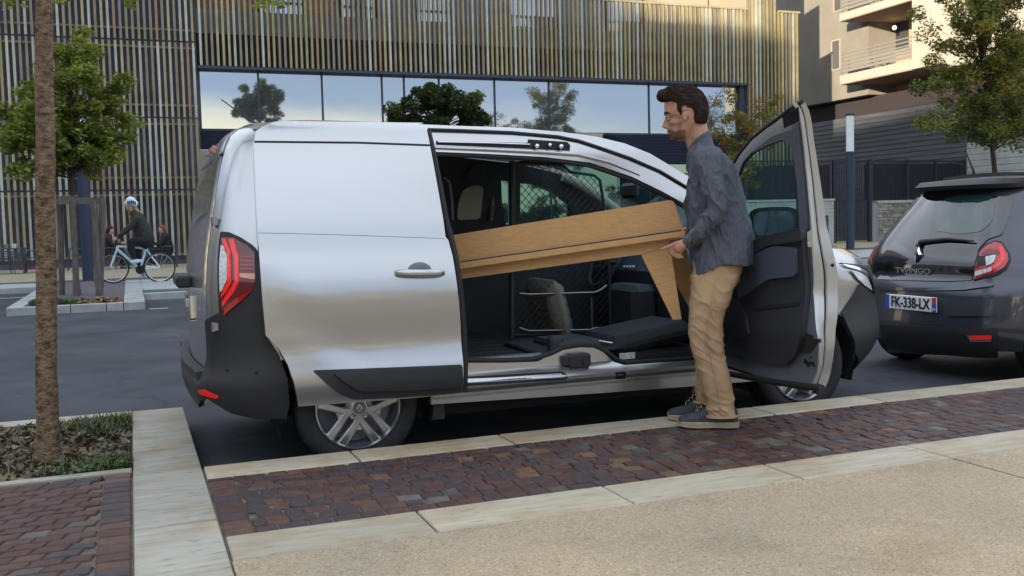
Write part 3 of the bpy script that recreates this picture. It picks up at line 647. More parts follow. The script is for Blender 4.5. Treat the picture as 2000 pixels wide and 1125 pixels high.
def leaves(rs, n, centers, rad, size, nm):
    c = np.array(centers); idx = rs.integers(0, len(c), n); r = np.array(rad)[idx]
    d = rs.normal(size=(n, 3)); d /= np.linalg.norm(d, axis=1)[:, None]; P = c[idx]+d*(r*rs.uniform(.15, 1.0, n)**.6)[:, None]*np.array([1, 1, .8])
    s = rs.uniform(*size, n); a = rs.normal(size=(n, 3)); a[:, 2] *= .6; a /= np.linalg.norm(a, axis=1)[:, None]
    b = np.cross(a, rs.normal(size=(n, 3))); b /= np.linalg.norm(b, axis=1)[:, None]; nn = np.cross(a, b)
    A, Bv, Nn, S = a*s[:, None], b*s[:, None]*.42, nn*s[:, None]*.18, None
    V = np.stack([P-A, P-A*.15+Bv+Nn, P+A*.25+Bv*.9+Nn, P+A, P+A*.25-Bv*.9+Nn, P-A*.15-Bv+Nn], 1).reshape(-1, 3)
    F = (np.arange(n)[:, None, None]*6+np.array([[0, 1, 2, 3], [0, 3, 4, 5]])[None]).reshape(-1, 4)
    # light and dark clumps: each clump leans to one leaf tone
    tone = rs.integers(0, nm, len(c)); mi = np.where(rs.random(n) < .55, tone[idx], rs.integers(0, nm, n)); return V, F, np.repeat(mi, 2)
def quadmesh(name, V, F, mi, mats, parent):
    me = bpy.data.meshes.new(name); me.vertices.add(len(V)); me.vertices.foreach_set('co', V.ravel().astype(np.float32)); me.loops.add(F.size); me.loops.foreach_set('vertex_index', F.ravel().astype(np.int32))
    me.polygons.add(len(F)); me.polygons.foreach_set('loop_start', np.arange(len(F), dtype=np.int32)*4)
    for x in mats: me.materials.append(MATS[x])
    me.polygons.foreach_set('material_index', mi.astype(np.int32)); me.update(calc_edges=True); return link(name, me, parent)
def tree(name, label, cat, base, r0, crown, n, size, mats, seed, lean=(0, 0), bark='bark_dark', clump=(.25, .45), nc=60, fork=None, group=None, cname='crown', vis_trunk=True, top=None):
    rs = np.random.default_rng(seed); rr = random.Random(seed); T_ = thing(name, label, cat, base, group)
    bx, by, bz = base; ell = crown; zs_ = [e[2]-e[5] for e in ell]; ztop = max(e[2]+e[5]*.7 for e in ell) if top is None else top
    fz = fork if fork is not None else min(zs_)+.1
    cx, cy = np.mean([e[0] for e in ell]), np.mean([e[1] for e in ell])
    mb = MB(); K_ = 14; path = []; rad = []
    for i in range(K_+1):
        u = i/K_; z = bz+(ztop-bz)*u; w_ = u*u*(3-2*u); path.append((bx+(cx-bx)*w_*.8+lean[0]*u+rr.uniform(-1, 1)*.01*(i > 0)*r0*8, by+(cy-by)*w_*.8+rr.uniform(-1, 1)*.01*r0*8*(i > 0), z)); rad.append(r0*(1-.82*u)*(1+.35*math.exp(-u*40)))
    mb.tube(path, rad, 12); cen = []; cr = []
    for i in range(nc):
        e = ell[rr.choices(range(len(ell)), [q[3]*q[5]*q[4] for q in ell])[0]]
        d = Vector((rr.gauss(0, 1), rr.gauss(0, 1), rr.gauss(0, 1))).normalized()*(rr.random()**.45)*.88
        c_ = Vector((e[0]+d.x*e[3], e[1]+d.y*e[4], e[2]+d.z*e[5])); cen.append(c_[:]); cr.append(rr.uniform(*clump))
        zz = max(fz, min(c_.z-.35*abs(c_.z-fz)-.1, ztop-.1)); u = (zz-bz)/(ztop-bz); k = min(int(u*K_), K_-1); st = Vector(path[k]).lerp(Vector(path[k+1]), u*K_-k)
        mid = st.lerp(c_, .5)+Vector((rr.uniform(-.1, .1), rr.uniform(-.1, .1), rr.uniform(-.02, .14)))*(c_-st).length
        rb = max(.006, r0*.32*(1-u*.6)); mb.tube([st, st.lerp(mid, .5), mid, c_], [rb, rb*.7, rb*.45, rb*.16], 5)
        for q in range(3):
            e2 = c_+Vector((rr.uniform(-1, 1), rr.uniform(-1, 1), rr.uniform(-.6, 1)))*cr[-1]*.9; mb.tube([mid.lerp(c_, .6), e2], [rb*.25, rb*.08], 4)
    mb.build('trunk', bark, T_, smooth=.9)
    if n:
        V, F, mi = leaves(rs, n, cen, cr, size, len(mats)); quadmesh(cname, V, F, mi, mats, T_)
    return T_
# near street tree: only its trunk and the twigs hanging into the top of the picture are in view
TB = (-1.455, .42, KH-.01); TR = thing('street_tree', 'bare brown trunk of the nearest tree in the bed left of the van', 'tree', TB)
mb = MB(); path = []; rad = []
for i in range(90):
    z = -.03+i*.05; py = 898-min(z, 2.2)/2.2*900; q = at(92-7*(898-py)/900, py, 1, .42); x = q[0] if z < 2.2 else path[-1][0]+.001; path.append((x+.0025*sin(z*9), TB[1]+.004*sin(z*7), TB[2]+z)); rad.append(.0520*(1-.105*z if z < 2.2 else .769)*(1+.34*math.exp(-z*14))+.0009*sin(z*23)+.0010*sin(z*57))
mb.tube(path, rad, 26); mb.build('trunk', 'bark', TR, smooth=3.2)
rs = np.random.default_rng(5); V, F, mi = leaves(rs, 9000, [(-1.5+rnd.gauss(0, .9), .42+rnd.gauss(0, .9), 4.4+rnd.uniform(-.6, 1.8)) for _ in range(70)], [.35]*70, (.03, .05), 3)
quadmesh('crown', V, F, mi, ['leaf_green', 'leaf_light', 'leaf_olive'], TR)
mb = MB(); tw = []
for (px, py, Y) in ((10, 5, .9), (40, 2, .7), (250, -3, .3), (262, 8, .35), (505, 4, .5), (520, 2, .45), (540, 6, .5), (560, -2, .5), (120, -2, .8), (25, -8, .8)):
    q = at(px, py, 1, Y); tw.append(q); mb.tube([Vector(q)+Vector((.02, 0, .5)), Vector(q)+Vector((.01, 0, .2)), q], [.006, .004, .002], 5)
mb.build('branch', 'bark', TR, smooth=3.2)
for q in tw: V, F, mi = leaves(rs, 9, [q], [.045], (.02, .032), 2); quadmesh('leaf_cluster', V, F, mi, ['leaf_green', 'leaf_light'], TR)
# staked young tree in the far bed
def E_(px, py, Y, rx, ry, rz):
    q = at(px, py, 1, Y); s = float((q-CP)@CF)/FPX; return (q[0], q[1], q[2], rx*s, ry, rz*s)
YT = 14.8
ST = tree('young_tree', 'staked young tree with a full green crown behind the near trunk', 'tree', (at(150, 570, 1, YT)[0], YT, .1), .055,
    [E_(130, 215, YT, 100, 1.0, 120), E_(70, 290, YT, 80, .8, 60), E_(215, 275, YT, 72, .8, 62), E_(150, 105, YT, 48, .6, 60), E_(35, 230, YT, 48, .6, 60), E_(225, 180, YT, 38, .5, 42), E_(150, 315, YT, 60, .6, 45)], 21000, (.034, .068), ['leaf_green', 'leaf_light', 'leaf_light', 'leaf_light', 'leaf_olive', 'leaf_light'], 21, clump=(.10, .28), nc=210)
SK = thing('tree_stakes', 'dark wooden tripod of stakes and cross rails round the young tree', 'tree stakes', (at(150, 575, 1, 14.5)[0], 14.5, .1))
for (px, px2, pyb, Y) in ((118, 120, 560, 14.9), (142, 150, 582, 14.25), (182, 194, 586, 14.1), (200, 196, 580, 14.35)):
    a = at(px, 392, 1, Y); b = at(px2, pyb, 1, Y); MB().tube([(b[0], Y, .1), (a[0], Y, a[2])], .055, 10).build('stake', 'stake_wood', SK, smooth=.6)
for (p0, p1, Y) in (((110, 393), (205, 396), 14.5), ((118, 390), (150, 398), 14.7)):
    a = at(*p0, 1, Y); b = at(*p1, 1, Y-.25); MB().box(a[0], b[0], Y-.08, Y, a[2]-.06, a[2]+.06).build('cross_rail', 'stake_wood', SK)
# dense tree in front of the mirror glass, thin autumn tree behind the man, big tree on the right
YD = 22.0
tree('dense_tree', 'dense dark green tree in front of the mirror glass, rising behind the van roof', 'tree', (at(860, 480, 1, YD)[0], YD, .12), .12,
    [E_(860, 225, YD, 92, 1.1, 62), E_(905, 200, YD, 42, .8, 34), E_(850, 190, YD, 48, .8, 30), E_(780, 230, YD, 42, .7, 36), E_(930, 240, YD, 34, .6, 30)], 20000, (.04, .075), ['leaf_dark', 'leaf_deep', 'leaf_green', 'leaf_deep'], 31, clump=(.16, .30), nc=95)
YS = 16.5
tree('autumn_tree', 'thin tree with sparse green and orange leaves behind the man', 'tree', (at(1450, 520, 1, YS)[0], YS, .12), .05,
    [E_(1420, 240, YS, 55, .6, 85), E_(1490, 250, YS, 60, .6, 60), E_(1395, 180, YS, 22, .3, 22), E_(1510, 205, YS, 38, .4, 28), E_(1440, 330, YS, 60, .5, 50)], 4200, (.03, .055), ['leaf_olive', 'leaf_green', 'leaf_orange', 'leaf_yellow', 'leaf_green'], 41, clump=(.12, .26), nc=70)
YR = 15.5
tree('large_tree', 'large tree with yellowing leaves over the parked dark car', 'tree', (at(1950, 520, 1, YR)[0], YR, .12), .085,
    [E_(1960, 130, YR, 120, 1.3, 150), E_(1890, 60, YR, 110, 1.2, 70), E_(1900, 220, YR, 110, 1.1, 70), E_(1850, 150, YR, 70, .9, 50), E_(1800, 240, YR, 45, .5, 24), E_(1830, 20, YR, 60, .6, 40), E_(1985, 260, YR, 80, .9, 50), E_(1945, -60, YR, 130, 1.3, 90), E_(1790, 180, YR, 30, .4, 15)], 32000, (.036, .066), ['leaf_green', 'leaf_olive', 'leaf_yellow', 'leaf_light', 'leaf_olive', 'leaf_dark'], 51, clump=(.22, .46), nc=190, lean=(0, 0))
# trees on the near pavement, mirrored in the glass
def mirrored(px, py0, py1, half, Y, n, seed, label, mats, size=(.06, .12), nc=60, clump=(.25, .5)):
    Vy = 2*(FY+.4)-Y; a = at(px, py0, 1, Vy); b = at(px, py1, 1, Vy); s = (Vy+4.8)/FPX; h = (a[2]-b[2])/2
    tree('plane_tree', label, 'tree', (a[0], Y, 0), .18, [(a[0], Y, b[2]+h, half*s, half*s, h), (a[0]+half*s*.3, Y, b[2]+h*1.3, half*s*.6, half*s*.6, h*.8), (a[0]-half*s*.4, Y, b[2]+h*.8, half*s*.6, half*s*.6, h*.6)], n, size, mats, seed, nc=nc, clump=clump)
mirrored(505, 152, 250, 58, -14, 6500, 61, 'round headed tree on the near pavement, behind the viewer to the left', ['leaf_dark', 'leaf_green'], (.10, .18), clump=(.3, .6))
if 0: mirrored(1165, 165, 258, 68, -16, 3600, 62, 'loose headed tree on the near pavement, behind the viewer to the right', ['leaf_dark', 'leaf_deep'], (.09, .17), nc=80, clump=(.3, .7))
mirrored(1385, 175, 300, 60, -14, 500, 63, 'nearly bare tree on the near pavement, behind the viewer', ['leaf_dark'], (.08, .14), nc=90)
mirrored(960, 215, 290, 40, -18, 700, 64, 'small half bare tree on the near pavement, behind the viewer', ['leaf_dark'], (.08, .14), nc=40)
V, F, mi = leaves(np.random.default_rng(77), 34000, [(x, -30+rnd.uniform(-1, 1), rnd.uniform(.3, 1)*(3.6+1.1*sin(x*.31)+.8*sin(x*.93+1))) for x in np.arange(-30, 60, .14)], [.75]*700, (.14, .28), 2)
o = quadmesh('hedge', V, F, mi, ['leaf_dark', 'leaf_deep'], None); tag(o, 'long tall unclipped hedge on the near side of the street, behind the viewer', 'hedge', kind='stuff')
# ------------------------------------------------------------------ the silver van
m = mat('silver_paint', (.47, .48, .495), .25, metal=.86, coat=.6, bump=.04, bs=3, bd=.004)
mat('silver_inner', (.50, .505, .50), .38, metal=.6, coat=.2); mat('jamb_grey', (.15, .165, .20), .45, metal=.3)
mat('black_plastic', (.022, .023, .027), .55, bump=.25, bs=500, bd=.0006); mat('rubber', (.016, .016, .018), .7); mat('tyre_rubber', (.017, .017, .019), .8, var=.2, vs=20, bump=.2, bs=90, bd=.002)
mat('rim_metal', (.50, .51, .53), .30, metal=.9, coat=.3); mat('chrome', (.78, .80, .82), .10, metal=1.); mat('red_lens', (.42, .006, .010), .12, coat=1, spec=.6); mat('dark_red_lens', (.12, .006, .014), .12, coat=1); mat('amber_lens', (.75, .30, .16), .15, coat=1); mat('clear_lens', (.62, .66, .68), .1, coat=1, var=.3, vs=60)
mat('red_glow', (.75, .015, .015), .15, coat=1, emit=(1, .03, .02), es=.03)
mat('trim_dark', (.034, .037, .047), .6, bump=.2, bs=300, bd=.0008); mat('trim_blue', (.034, .042, .062), .55, bump=.15, bs=300, bd=.0006); mat('seat_fabric', (.028, .031, .040), .85, var=.3, vs=60, bump=.3, bs=400, bd=.001); mat('seat_grey', (.26, .24, .21), .85, var=.2, vs=80); mat('headliner', (.34, .32, .28), .9); mat('liner_panel', (.42, .38, .32), .8)
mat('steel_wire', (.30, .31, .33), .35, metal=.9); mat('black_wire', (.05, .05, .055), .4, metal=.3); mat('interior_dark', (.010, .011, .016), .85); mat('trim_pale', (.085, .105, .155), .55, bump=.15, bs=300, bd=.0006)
def glassmat(name, tint, dens=.5, refl=1.0):
    m = bpy.data.materials.new(name); m.use_nodes = True; t = m.node_tree; t.nodes.clear(); o = N(t, 'ShaderNodeOutputMaterial'); a = N(t, 'ShaderNodeBsdfTransparent'); b = N(t, 'ShaderNodeBsdfGlossy'); f = N(t, 'ShaderNodeLayerWeight'); pw = N(t, 'ShaderNodeMath', operation='POWER'); pw.inputs[1].default_value = 4.; mr_ = N(t, 'ShaderNodeMapRange'); mr_.inputs[3].default_value = .05; mr_.inputs[4].default_value = .85; x = N(t, 'ShaderNodeMixShader')
    a.inputs[0].default_value = (*tint, 1); b.inputs['Roughness'].default_value = .01; b.inputs[0].default_value = (refl, refl, refl, 1); f.inputs[0].default_value = .5; t.links.new(f.outputs['Facing'], pw.inputs[0]); t.links.new(pw.outputs[0], mr_.inputs[0])
    t.links.new(mr_.outputs[0], x.inputs[0]); t.links.new(a.outputs[0], x.inputs[1]); t.links.new(b.outputs[0], x.inputs[2]); t.links.new(x.outputs[0], o.inputs[0]); MATS[name] = m; return m
glassmat('tinted_glass', (.48, .74, .74)); glassmat('dark_glass', (.16, .24, .24)); glassmat('clear_glass', (.8, .9, .88))
WB = 2.716; YC = .895
yn0 = curve([(.10, .05), (.24, .025), (.30, .0), (.36, -.024), (.44, -.044), (.50, -.043), (.56, -.030), (.64, -.018), (.72, -.024), (.80, -.034), (.87, -.037), (.95, -.028), (1.03, -.010), (1.10, .008), (1.25, .040), (1.40, .078), (1.55, .122), (1.64, .152), (1.70, .180), (1.735, .208), (1.755, .235), (1.768, .262)])
ynA = curve([(.10, 0), (.44, 0), (.52, -.006), (.60, -.012), (.68, -.010), (.78, .004), (.87, .012), (1.0, .006), (1.06, 0)])
def yn(z, x=None):
    y = yn0(z)
    if x is not None and x < .6 and z < 1.06: y += ynA(z)*float(smoothstep(.10, -.16, x-(.10-1.35*(z-.55))*.55+.12))
    if x is not None:
        for wx in (0, WB):
            r = sqrt((x-wx)**2+(z-.31)**2); y -= (.0 if wx == 0 else .02)*math.exp(-((r-.42)/.05)**2)*(z < .95)
    return y
xr = curve([(.15, -.62), (.30, -.68), (.45, -.705), (.60, -.710), (.85, -.712), (1.0, -.705), (1.15, -.685), (1.3, -.655), (1.45, -.625), (1.58, -.592), (1.66, -.565), (1.72, -.52), (1.755, -.45), (1.768, -.40)])
xf = curve([(.15, 3.42), (.28, 3.55), (.45, 3.62), (.62, 3.62), (.75, 3.60), (.85, 3.57), (.95, 3.48), (1.02, 3.35), (1.08, 3.2)])
RA, RBw, RL = .36, .27, .50
def rear(s, z, off=0.):                                     # near side and rear face as one surface; s = metres along the skin
    x0 = xr(z); y0 = yn(z, x0+RA+max(s, 0)); 
    if s >= 0: x, y, nx, ny = x0+RA+s, y0, 0, -1
    elif s > -RL:
        th = -s/RL*pi/2; sn, cs = sin(th), cos(th); x = x0+RA-RA*sn**.9; y = y0+RBw*(1-cs**.9 if cs > 0 else 1); nx, ny = -sn, -cs
    else:
        d = -s-RL; y = y0+RBw+d; x = x0-.035*sin(min(1, d/(1.25))*pi)*(z < 1.3); nx, ny = -1, 0
    return (x+nx*off, y+ny*off, z)
FA, FBw, FL = .80, .62, 1.10
def front(s, z, off=0.):
    x0 = xf(z); y0 = yn(z, x0-FA-max(-s, 0) if s < 0 else 9)
    if s <= 0: x, y, nx, ny = x0-FA+s, y0, 0, -1
    elif s < FL:
        th = s/FL*pi/2; sn, cs = sin(th), cos(th); x = x0-FA+FA*sn; y = y0+FBw*(1-cs); nx, ny = sn, -cs
    else: x, y, nx, ny = x0, y0+FBw+(s-FL), 1, 0
    return (x+nx*off, y+ny*off, z)
def side(x, z, off=0.): return (x, yn(z, x)-off, z)
def pxs(fn, pts, g=(0, 1)):
    out_ = []
    for p in pts: g = inv(fn, p[0], p[1], g); out_.append(g)
    return out_
VAN = thing('van', 'silver van parked at the kerb with its sliding side door and front passenger door open', 'van', (1.36, YC, 0))
# ---- rear quarter and rear doors
gq = (-.4, 1.2)
HL = -.41                                                    # hinge line of the rear doors on the skin
arch = [(cos(a)*.385, .31+sin(a)*.385) for a in np.linspace(-.35, pi+.35, 30)]
def xs2s(x, z): return x-xr(z)-RA
q = [(HL+.005, .585), (.50, .585), (.50, 1.768), (HL+.005, 1.768)]
archq = [(x-(-.43), z) for x, z in arch]
panel('quarter_panel', rear, q, 'silver_paint', VAN, holes=[[(xs2s(x, z), z) for x, z in arch if z > .59]], step=.035, th=.02)
def rd(a, b): return [(a, .50), (b, .50), (b, 1.60), (a, 1.60)]
for a, b in ((-1.045, HL-.005), (-2.0, -1.055)):
    panel('rear_door', rear, rounded(rd(a, b), .05), 'silver_paint', VAN, step=.04, th=.03)
panel('rear_header', lambda s, z: rear(s, z, .012), rounded([(-2.0, 1.605), (HL-.005, 1.605), (HL-.005, 1.767), (-2.0, 1.767)], .02), 'silver_paint', VAN, step=.03, th=.02)
panel('high_brake_light', lambda s, z: rear(s, z, .03), rounded([(-1.3, 1.655), (-.92, 1.655), (-.92, 1.695), (-1.3, 1.695)], .01), 'red_lens', VAN, step=.03, th=.03)
far_y = lambda z: 2*YC-yn(z)
# ---- roof
edge_px = [(900, 246), (1000, 249), (1100, 258), (1160, 266), (1220, 280), (1270, 300), (1340, 342), (1400, 383), (1450, 424)]
ztab = [(-.62, 1.70), (-.5, 1.745), (-.3, 1.765), (.2, 1.768)]
for p in edge_px:
    yy = .25
    for _ in range(12):
        a = at(p[0], p[1], 1, yy); yy = yn0(min(a[2], 1.768))
    ztab.append((a[0], a[2]))
ztab.append((2.9, 1.10)); print('roof edge', [tuple(round(float(c), 3) for c in t_) for t_ in ztab])
zedge = curve(ztab); XH = 1.55                               # windscreen header
def roof(x, y):
    u = (y-YC)/.64; e = max(0, 1-abs(u)**2.4); ze = zedge(x); tl = .045*smoothstep(-.6, -.2, x)*smoothstep(2.1, 1.2, x)
    return (x, y, ze+tl*e-.004)
panel('roof', roof, [(-.43, .262), (1.1, .262), (XH, .272), (XH+.10, YC), (XH, 2*YC-.272), (1.1, 2*YC-.262), (-.43, 2*YC-.262), (-.5, YC)], 'silver_paint', VAN, step=.05, th=.03)
MB().tube([(-.28, YC, 1.80), (-.36, YC, 1.83), (-.52, YC, 1.95)], [.014, .005, .003], 8).build('aerial', 'black_plastic', VAN, smooth=.8)
# ---- side frame over the doorway and down the pillar
def fr(o): return lambda x, z: side(x, z, o)
top = pxs(side, [(828, 243)]+edge_px, (.5, 1.7)); low = pxs(fr(-.02), [(850, 297), (950, 301), (1060, 307), (1150, 318), (1230, 345), (1290, 374), (1340, 402), (1400, 440), (1450, 474)][::-1], (2, 1.2))
panel('door_frame', side, [(.2, top[0][1]), *[(x, min(z, 1.766)) for x, z in top], *low, (.2, low[-1][1])], 'silver_paint', VAN, step=.03, th=.05)
def strip(name, fn, pts, r, m_, par, up=(0, 1, 0), flat=1.): return MB().tube([fn(*p) for p in pts], r, 8, flat=flat).build(name, m_, par, smooth=1.2)
strip('upper_seal', fr(.006), pxs(fr(.006), [(836, 253), (900, 255), (1000, 259), (1090, 267), (1130, 275), (1170, 288), (1230, 309), (1290, 335), (1345, 368), (1400, 402)], (.5, 1.7)), .009, 'rubber', VAN)
strip('opening_seal', fr(-.018), pxs(fr(-.018), [(848, 302), (950, 305), (1060, 311), (1150, 323), (1230, 350), (1290, 378), (1345, 409), (1400, 445), (1450, 480)], (.5, 1.6)), .012, 'rubber', VAN)
strip('frame_ridge', fr(.004), pxs(fr(.004), [(845, 288), (950, 292), (1060, 297), (1130, 302), (1190, 317), (1250, 342)], (.5, 1.6)), [.008, .010, .012, .010, .007, .003], 'silver_paint', VAN)
panel('door_track', fr(.004), pxs(fr(.004), [(852, 275), (1030, 279), (1032, 272), (1108, 277), (1114, 284), (1113, 294), (1060, 291), (852, 282)], (.5, 1.66)), 'interior_dark', VAN, step=.03, th=.004)
strip('track_rail', fr(.012), pxs(fr(.012), [(855, 277), (950, 279), (1035, 282)], (.5, 1.66)), .004, 'chrome', VAN)
mb = MB()
for px, py, r_ in ((1045, 286, .012), (1070, 284, .010), (1092, 287, .013)):
    q = side(*inv(side, px, py, (1, 1.6)), .02); mb.lathe(q, (0, -1, 0), [(0, -.015), (r_, -.015), (r_, .012), (0, .014)], 10)
mb.build('roller', 'chrome', VAN, smooth=.6)
# ---- sill
def sill(x, z): return (x, .045-.060*smoothstep(.44, .40, z)+.028*smoothstep(.365, .335, z)-.02*math.exp(-((z-.375)/.012)**2), z)
sp_ = pxs(sill, [(842, 772), (842, 790), (1100, 773), (1360, 754), (1500, 742), (1500, 712), (1357, 703), (1219, 713), (1200, 707), (1178, 688), (1155, 677), (1104, 678), (1085, 688), (1050, 706), (904, 709), (842, 711)], (1, .4))
panel('sill', sill, sp_, 'silver_paint', VAN, step=.018, th=.03)
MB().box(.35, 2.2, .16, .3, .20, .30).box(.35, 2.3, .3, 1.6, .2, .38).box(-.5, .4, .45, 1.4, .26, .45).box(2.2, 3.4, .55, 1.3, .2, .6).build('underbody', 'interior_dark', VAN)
sl = lambda x, z: (x, sill(x, z)[1]-.004, z)
panel('lower_track', sl, rounded(pxs(sl, [(906, 736), (1098, 725), (1106, 730), (1107, 741), (906, 753)], (1, .4)), .008), 'interior_dark', VAN, step=.03, th=.003)
MB().tube([sl(*p) for p in pxs(sl, [(908, 748), (1000, 743), (1100, 737)], (1, .4))], .004, 6).build('track_lip', 'steel_wire', VAN, smooth=1)
panel('striker_pocket', sl, rounded(pxs(sl, [(1203, 728), (1222, 727), (1222, 740), (1203, 741)], (1, .4)), .006), 'interior_dark', VAN, step=.03, th=.003)
q = sill(*inv(sill, 1128, 703, (1.2, .5))); mb = MB(); mb.box(q[0]-.07, q[0]+.06, q[1]-.055, q[1]+.01, q[2]-.035, q[2]+.04, bev=.012); mb.box(q[0]-.10, q[0]-.06, q[1]-.035, q[1], q[2]-.02, q[2]+.03, bev=.006); mb.lathe((q[0]+.02, q[1]-.055, q[2]), (0, -1, 0), [(.018, 0), (.018, .012), (0, .012)], 12)
mb.build('lower_hinge_block', 'black_plastic', VAN, smooth=.5)
hump = pxs(lambda x, z: (x, .06, z), [(900, 704), (980, 704), (1040, 702), (1075, 690), (1098, 679), (1130, 674), (1160, 675), (1185, 688), (1205, 704), (1225, 709), (1357, 700), (1480, 690)], (1, .5))
MB().tube([(x, .055, z) for x, z in hump], .015, 8, up=(0, 1, 0)).build('lower_seal', 'rubber', VAN, smooth=1)
# ---- interior shell
zf = .475
MB().box(-.55, 1.45, .10, 1.70, zf-.06, zf).build('load_floor', 'trim_dark', VAN)
mb = MB()
for k in range(9): mb.box(-.3, 1.15, .22+k*.15, .24+k*.15, zf, zf+.006)
mb.build('floor_ribs', 'rubber', VAN)
MB().box(1.451, 2.45, .10, 1.70, zf-.14, zf-.08).build('cab_floor', 'interior_dark', VAN)
MB().box(.35, 1.46, .061, .10, zf-.09, zf-.005).box(.30, 1.05, .062, .12, zf-.004, zf+.03, bev=.01).build('floor_edge_trim', 'jamb_grey', VAN)
MB().box(-.42, 1.55, .30, 1.55, 1.70, 1.725).build('headliner', 'headliner', VAN)
# far side wall with its windows
FYI = 1.70
def far(x, z): return (x, FYI-max(0, z-1.05)*.24, z)
w1 = pxs(far, [(974, 350), (1001, 352), (1003, 436), (984, 437), (976, 400)], (.8, 1.3)); w2 = pxs(far, [(1011, 355), (1045, 358), (1085, 374), (1116, 397), (1118, 440), (1011, 440)], (1.1, 1.3))
lowr = pxs(far, [(845, 300), (1010, 318), (1100, 340), (1165, 382), (1215, 425)], (.2, 1.5))
panel('far_side_wall', far, [(-.55, .2), (2.3, .2), (2.35, 1.08), *lowr[::-1], (-.5, 1.70)], 'trim_dark', VAN, holes=[w1, w2], step=.06, th=.05, flip=True)
far2 = lambda x, z: (x, FYI+.10-max(0, z-1.05)*.24, z)
panel('far_side_panel', far2, [(-.70, .3), (3.3, .3), (3.2, 1.0), (2.7, 1.08), *[(x+.02, z+.03) for x, z in lowr[::-1]], (-.6, 1.73)], 'silver_paint', VAN, holes=[w1, w2], step=.08, th=.02, flip=True)
for w_ in (w1, w2): panel('far_window', lambda x, z: (x, far(x, z)[1]+.03, z), w_, 'tinted_glass', VAN, step=.1)
fl = lambda x, z: (x, far(x, z)[1]-.075, z)
panel('wall_liner', fl, rounded(pxs(fl, [(893, 430), (895, 395), (905, 370), (925, 362), (945, 364), (938, 428)], (.3, 1.3)), .03), 'liner_panel', VAN, step=.05, th=.008)
panel('wall_liner', fl, rounded(pxs(fl, [(906, 352), (920, 325), (950, 315), (950, 350)], (.3, 1.5)), .03), 'trim_blue', VAN, step=.05, th=.008)
strip('pillar_trim', lambda x, z: (x, 1.58, z), pxs(lambda x, z: (x, 1.58, z), [(967, 345), (962, 380), (958, 430)], (.7, 1.3)), .018, 'wood_clad', VAN)
strip('pillar_trim', lambda x, z: (x, .42, z), pxs(lambda x, z: (x, .42, z), [(866, 346), (877, 356), (882, 390), (884, 430)], (.4, 1.3)), .010, 'trim_blue', VAN)
# windscreen, far pillar, mirror, dashboard
def ws(y, u):                                              # u 0 header .. 1 cowl
    a = at(1235, 348, 1, YC); x = 1.74+u*1.02-.10*(abs(y-YC)/.6)**2*.9; z = 1.70-.60*u-.02*u*(1-u); return (x, y, z)
hd_ = XH
panel('windscreen', ws, [(.34, -.05), (1.45, -.05), (1.55, 1.0), (.22, 1.0)], 'tinted_glass', VAN, step=.1)
strip('far_pillar', lambda x, z: (x, 1.50, z), pxs(lambda x, z: (x, 1.50, z), [(1100, 345), (1135, 362), (1170, 385), (1212, 416), (1260, 450)], (1.6, 1.5)), .035, 'headliner', VAN)
MB().box(1.45, 1.66, .36, 1.43, 1.61, 1.64, bev=.01).build('windscreen_header', 'headliner', VAN)
q = at(1232, 372, 1, .85); MB().box(q[0]-.03, q[0]+.015, .75, .95, q[2]-.05, q[2]+.05, bev=.02).box(q[0]+.015, q[0]+.10, .83, .87, q[2]+.01, q[2]+.05).build('rear_view_mirror', 'black_plastic', VAN, smooth=.6)
MB().loft([[(2.15, y, .55), (2.12, y, .88), (2.20, y, 1.0), (2.45, y, 1.06), (2.80, y, 1.08), (2.80, y, .55)] for y in (.12, .5, 1.3, 1.68)]).build('dashboard', 'trim_blue', VAN, smooth=.5)
mb = MB()
for k, px in enumerate((1219, 1225, 1231, 1237)):
    q = at(px, 521, 0, 2.11); mb.ball((2.11, q[1], q[2]), .010, 8)
mb.build('dashboard_buttons', 'clear_lens', VAN, smooth=3.2)
MB().box(1.95, 2.14, .70, 1.10, .45, .80, bev=.04).build('centre_console', 'trim_dark', VAN, smooth=.5)
mb = MB(); c0 = Vector((2.06, 1.30, .93)); ax = Vector((-.85, 0, .52)).normalized(); a_ = Vector((0, 1, 0)); b_ = ax.cross(a_)
mb.tube([c0+(a_*cos(t_)+b_*sin(t_))*.185 for t_ in np.linspace(0, 2*pi, 37)], .015, 8, caps=False)
for t_ in (0, pi, -pi/2): mb.tube([c0, c0+(a_*cos(t_)+b_*sin(t_))*.18], .018, 6)
mb.ball(c0, .06, 10, sc=(.5, 1, 1)); mb.build('steering_wheel', 'trim_dark', VAN, smooth=1)
def seat(name, x, y, par, mt, back=True):
    mb = MB(); n = 0
    mb.loft([[(x+u, y+v*w_, z) for u, v, z in ((-.24, -1, .0), (-.24, 1, .0), (.24, 1, .02), (.24, -1, .02))] for w_, z in ()], False) if False else None
    for (z, h, w_) in ((.60, .06, .21), (.66, .05, .25), (.72, .02, .23)): pass
    mb.box(x-.24, x+.26, y-.24, y+.24, .52, .70, bev=.05)
    if back:
        i0 = len(mb.v); mb.box(-.06, .06, y-.24, y+.24, 0, .60, bev=.05); mb.box(-.045, .045, y-.13, y+.13, .63, .82, bev=.04); mb.rot(i0, Matrix.Translation((x-.24, 0, .66)) @ Matrix.Rotation(radians(-16), 4, 'Y'))
    return mb.build(name, mt, par, smooth=.7)
c_ = at(1070, 600, 1, 1.22); mb = MB(); i0 = len(mb.v); mb.box(-.07, .07, .98, 1.46, -.30, .20, bev=.06); mb.rot(i0, Matrix.Translation((c_[0], 0, c_[2])) @ Matrix.Rotation(radians(-14), 4, 'Y')); mb.build('driver_seat', 'seat_grey', VAN, smooth=.7)
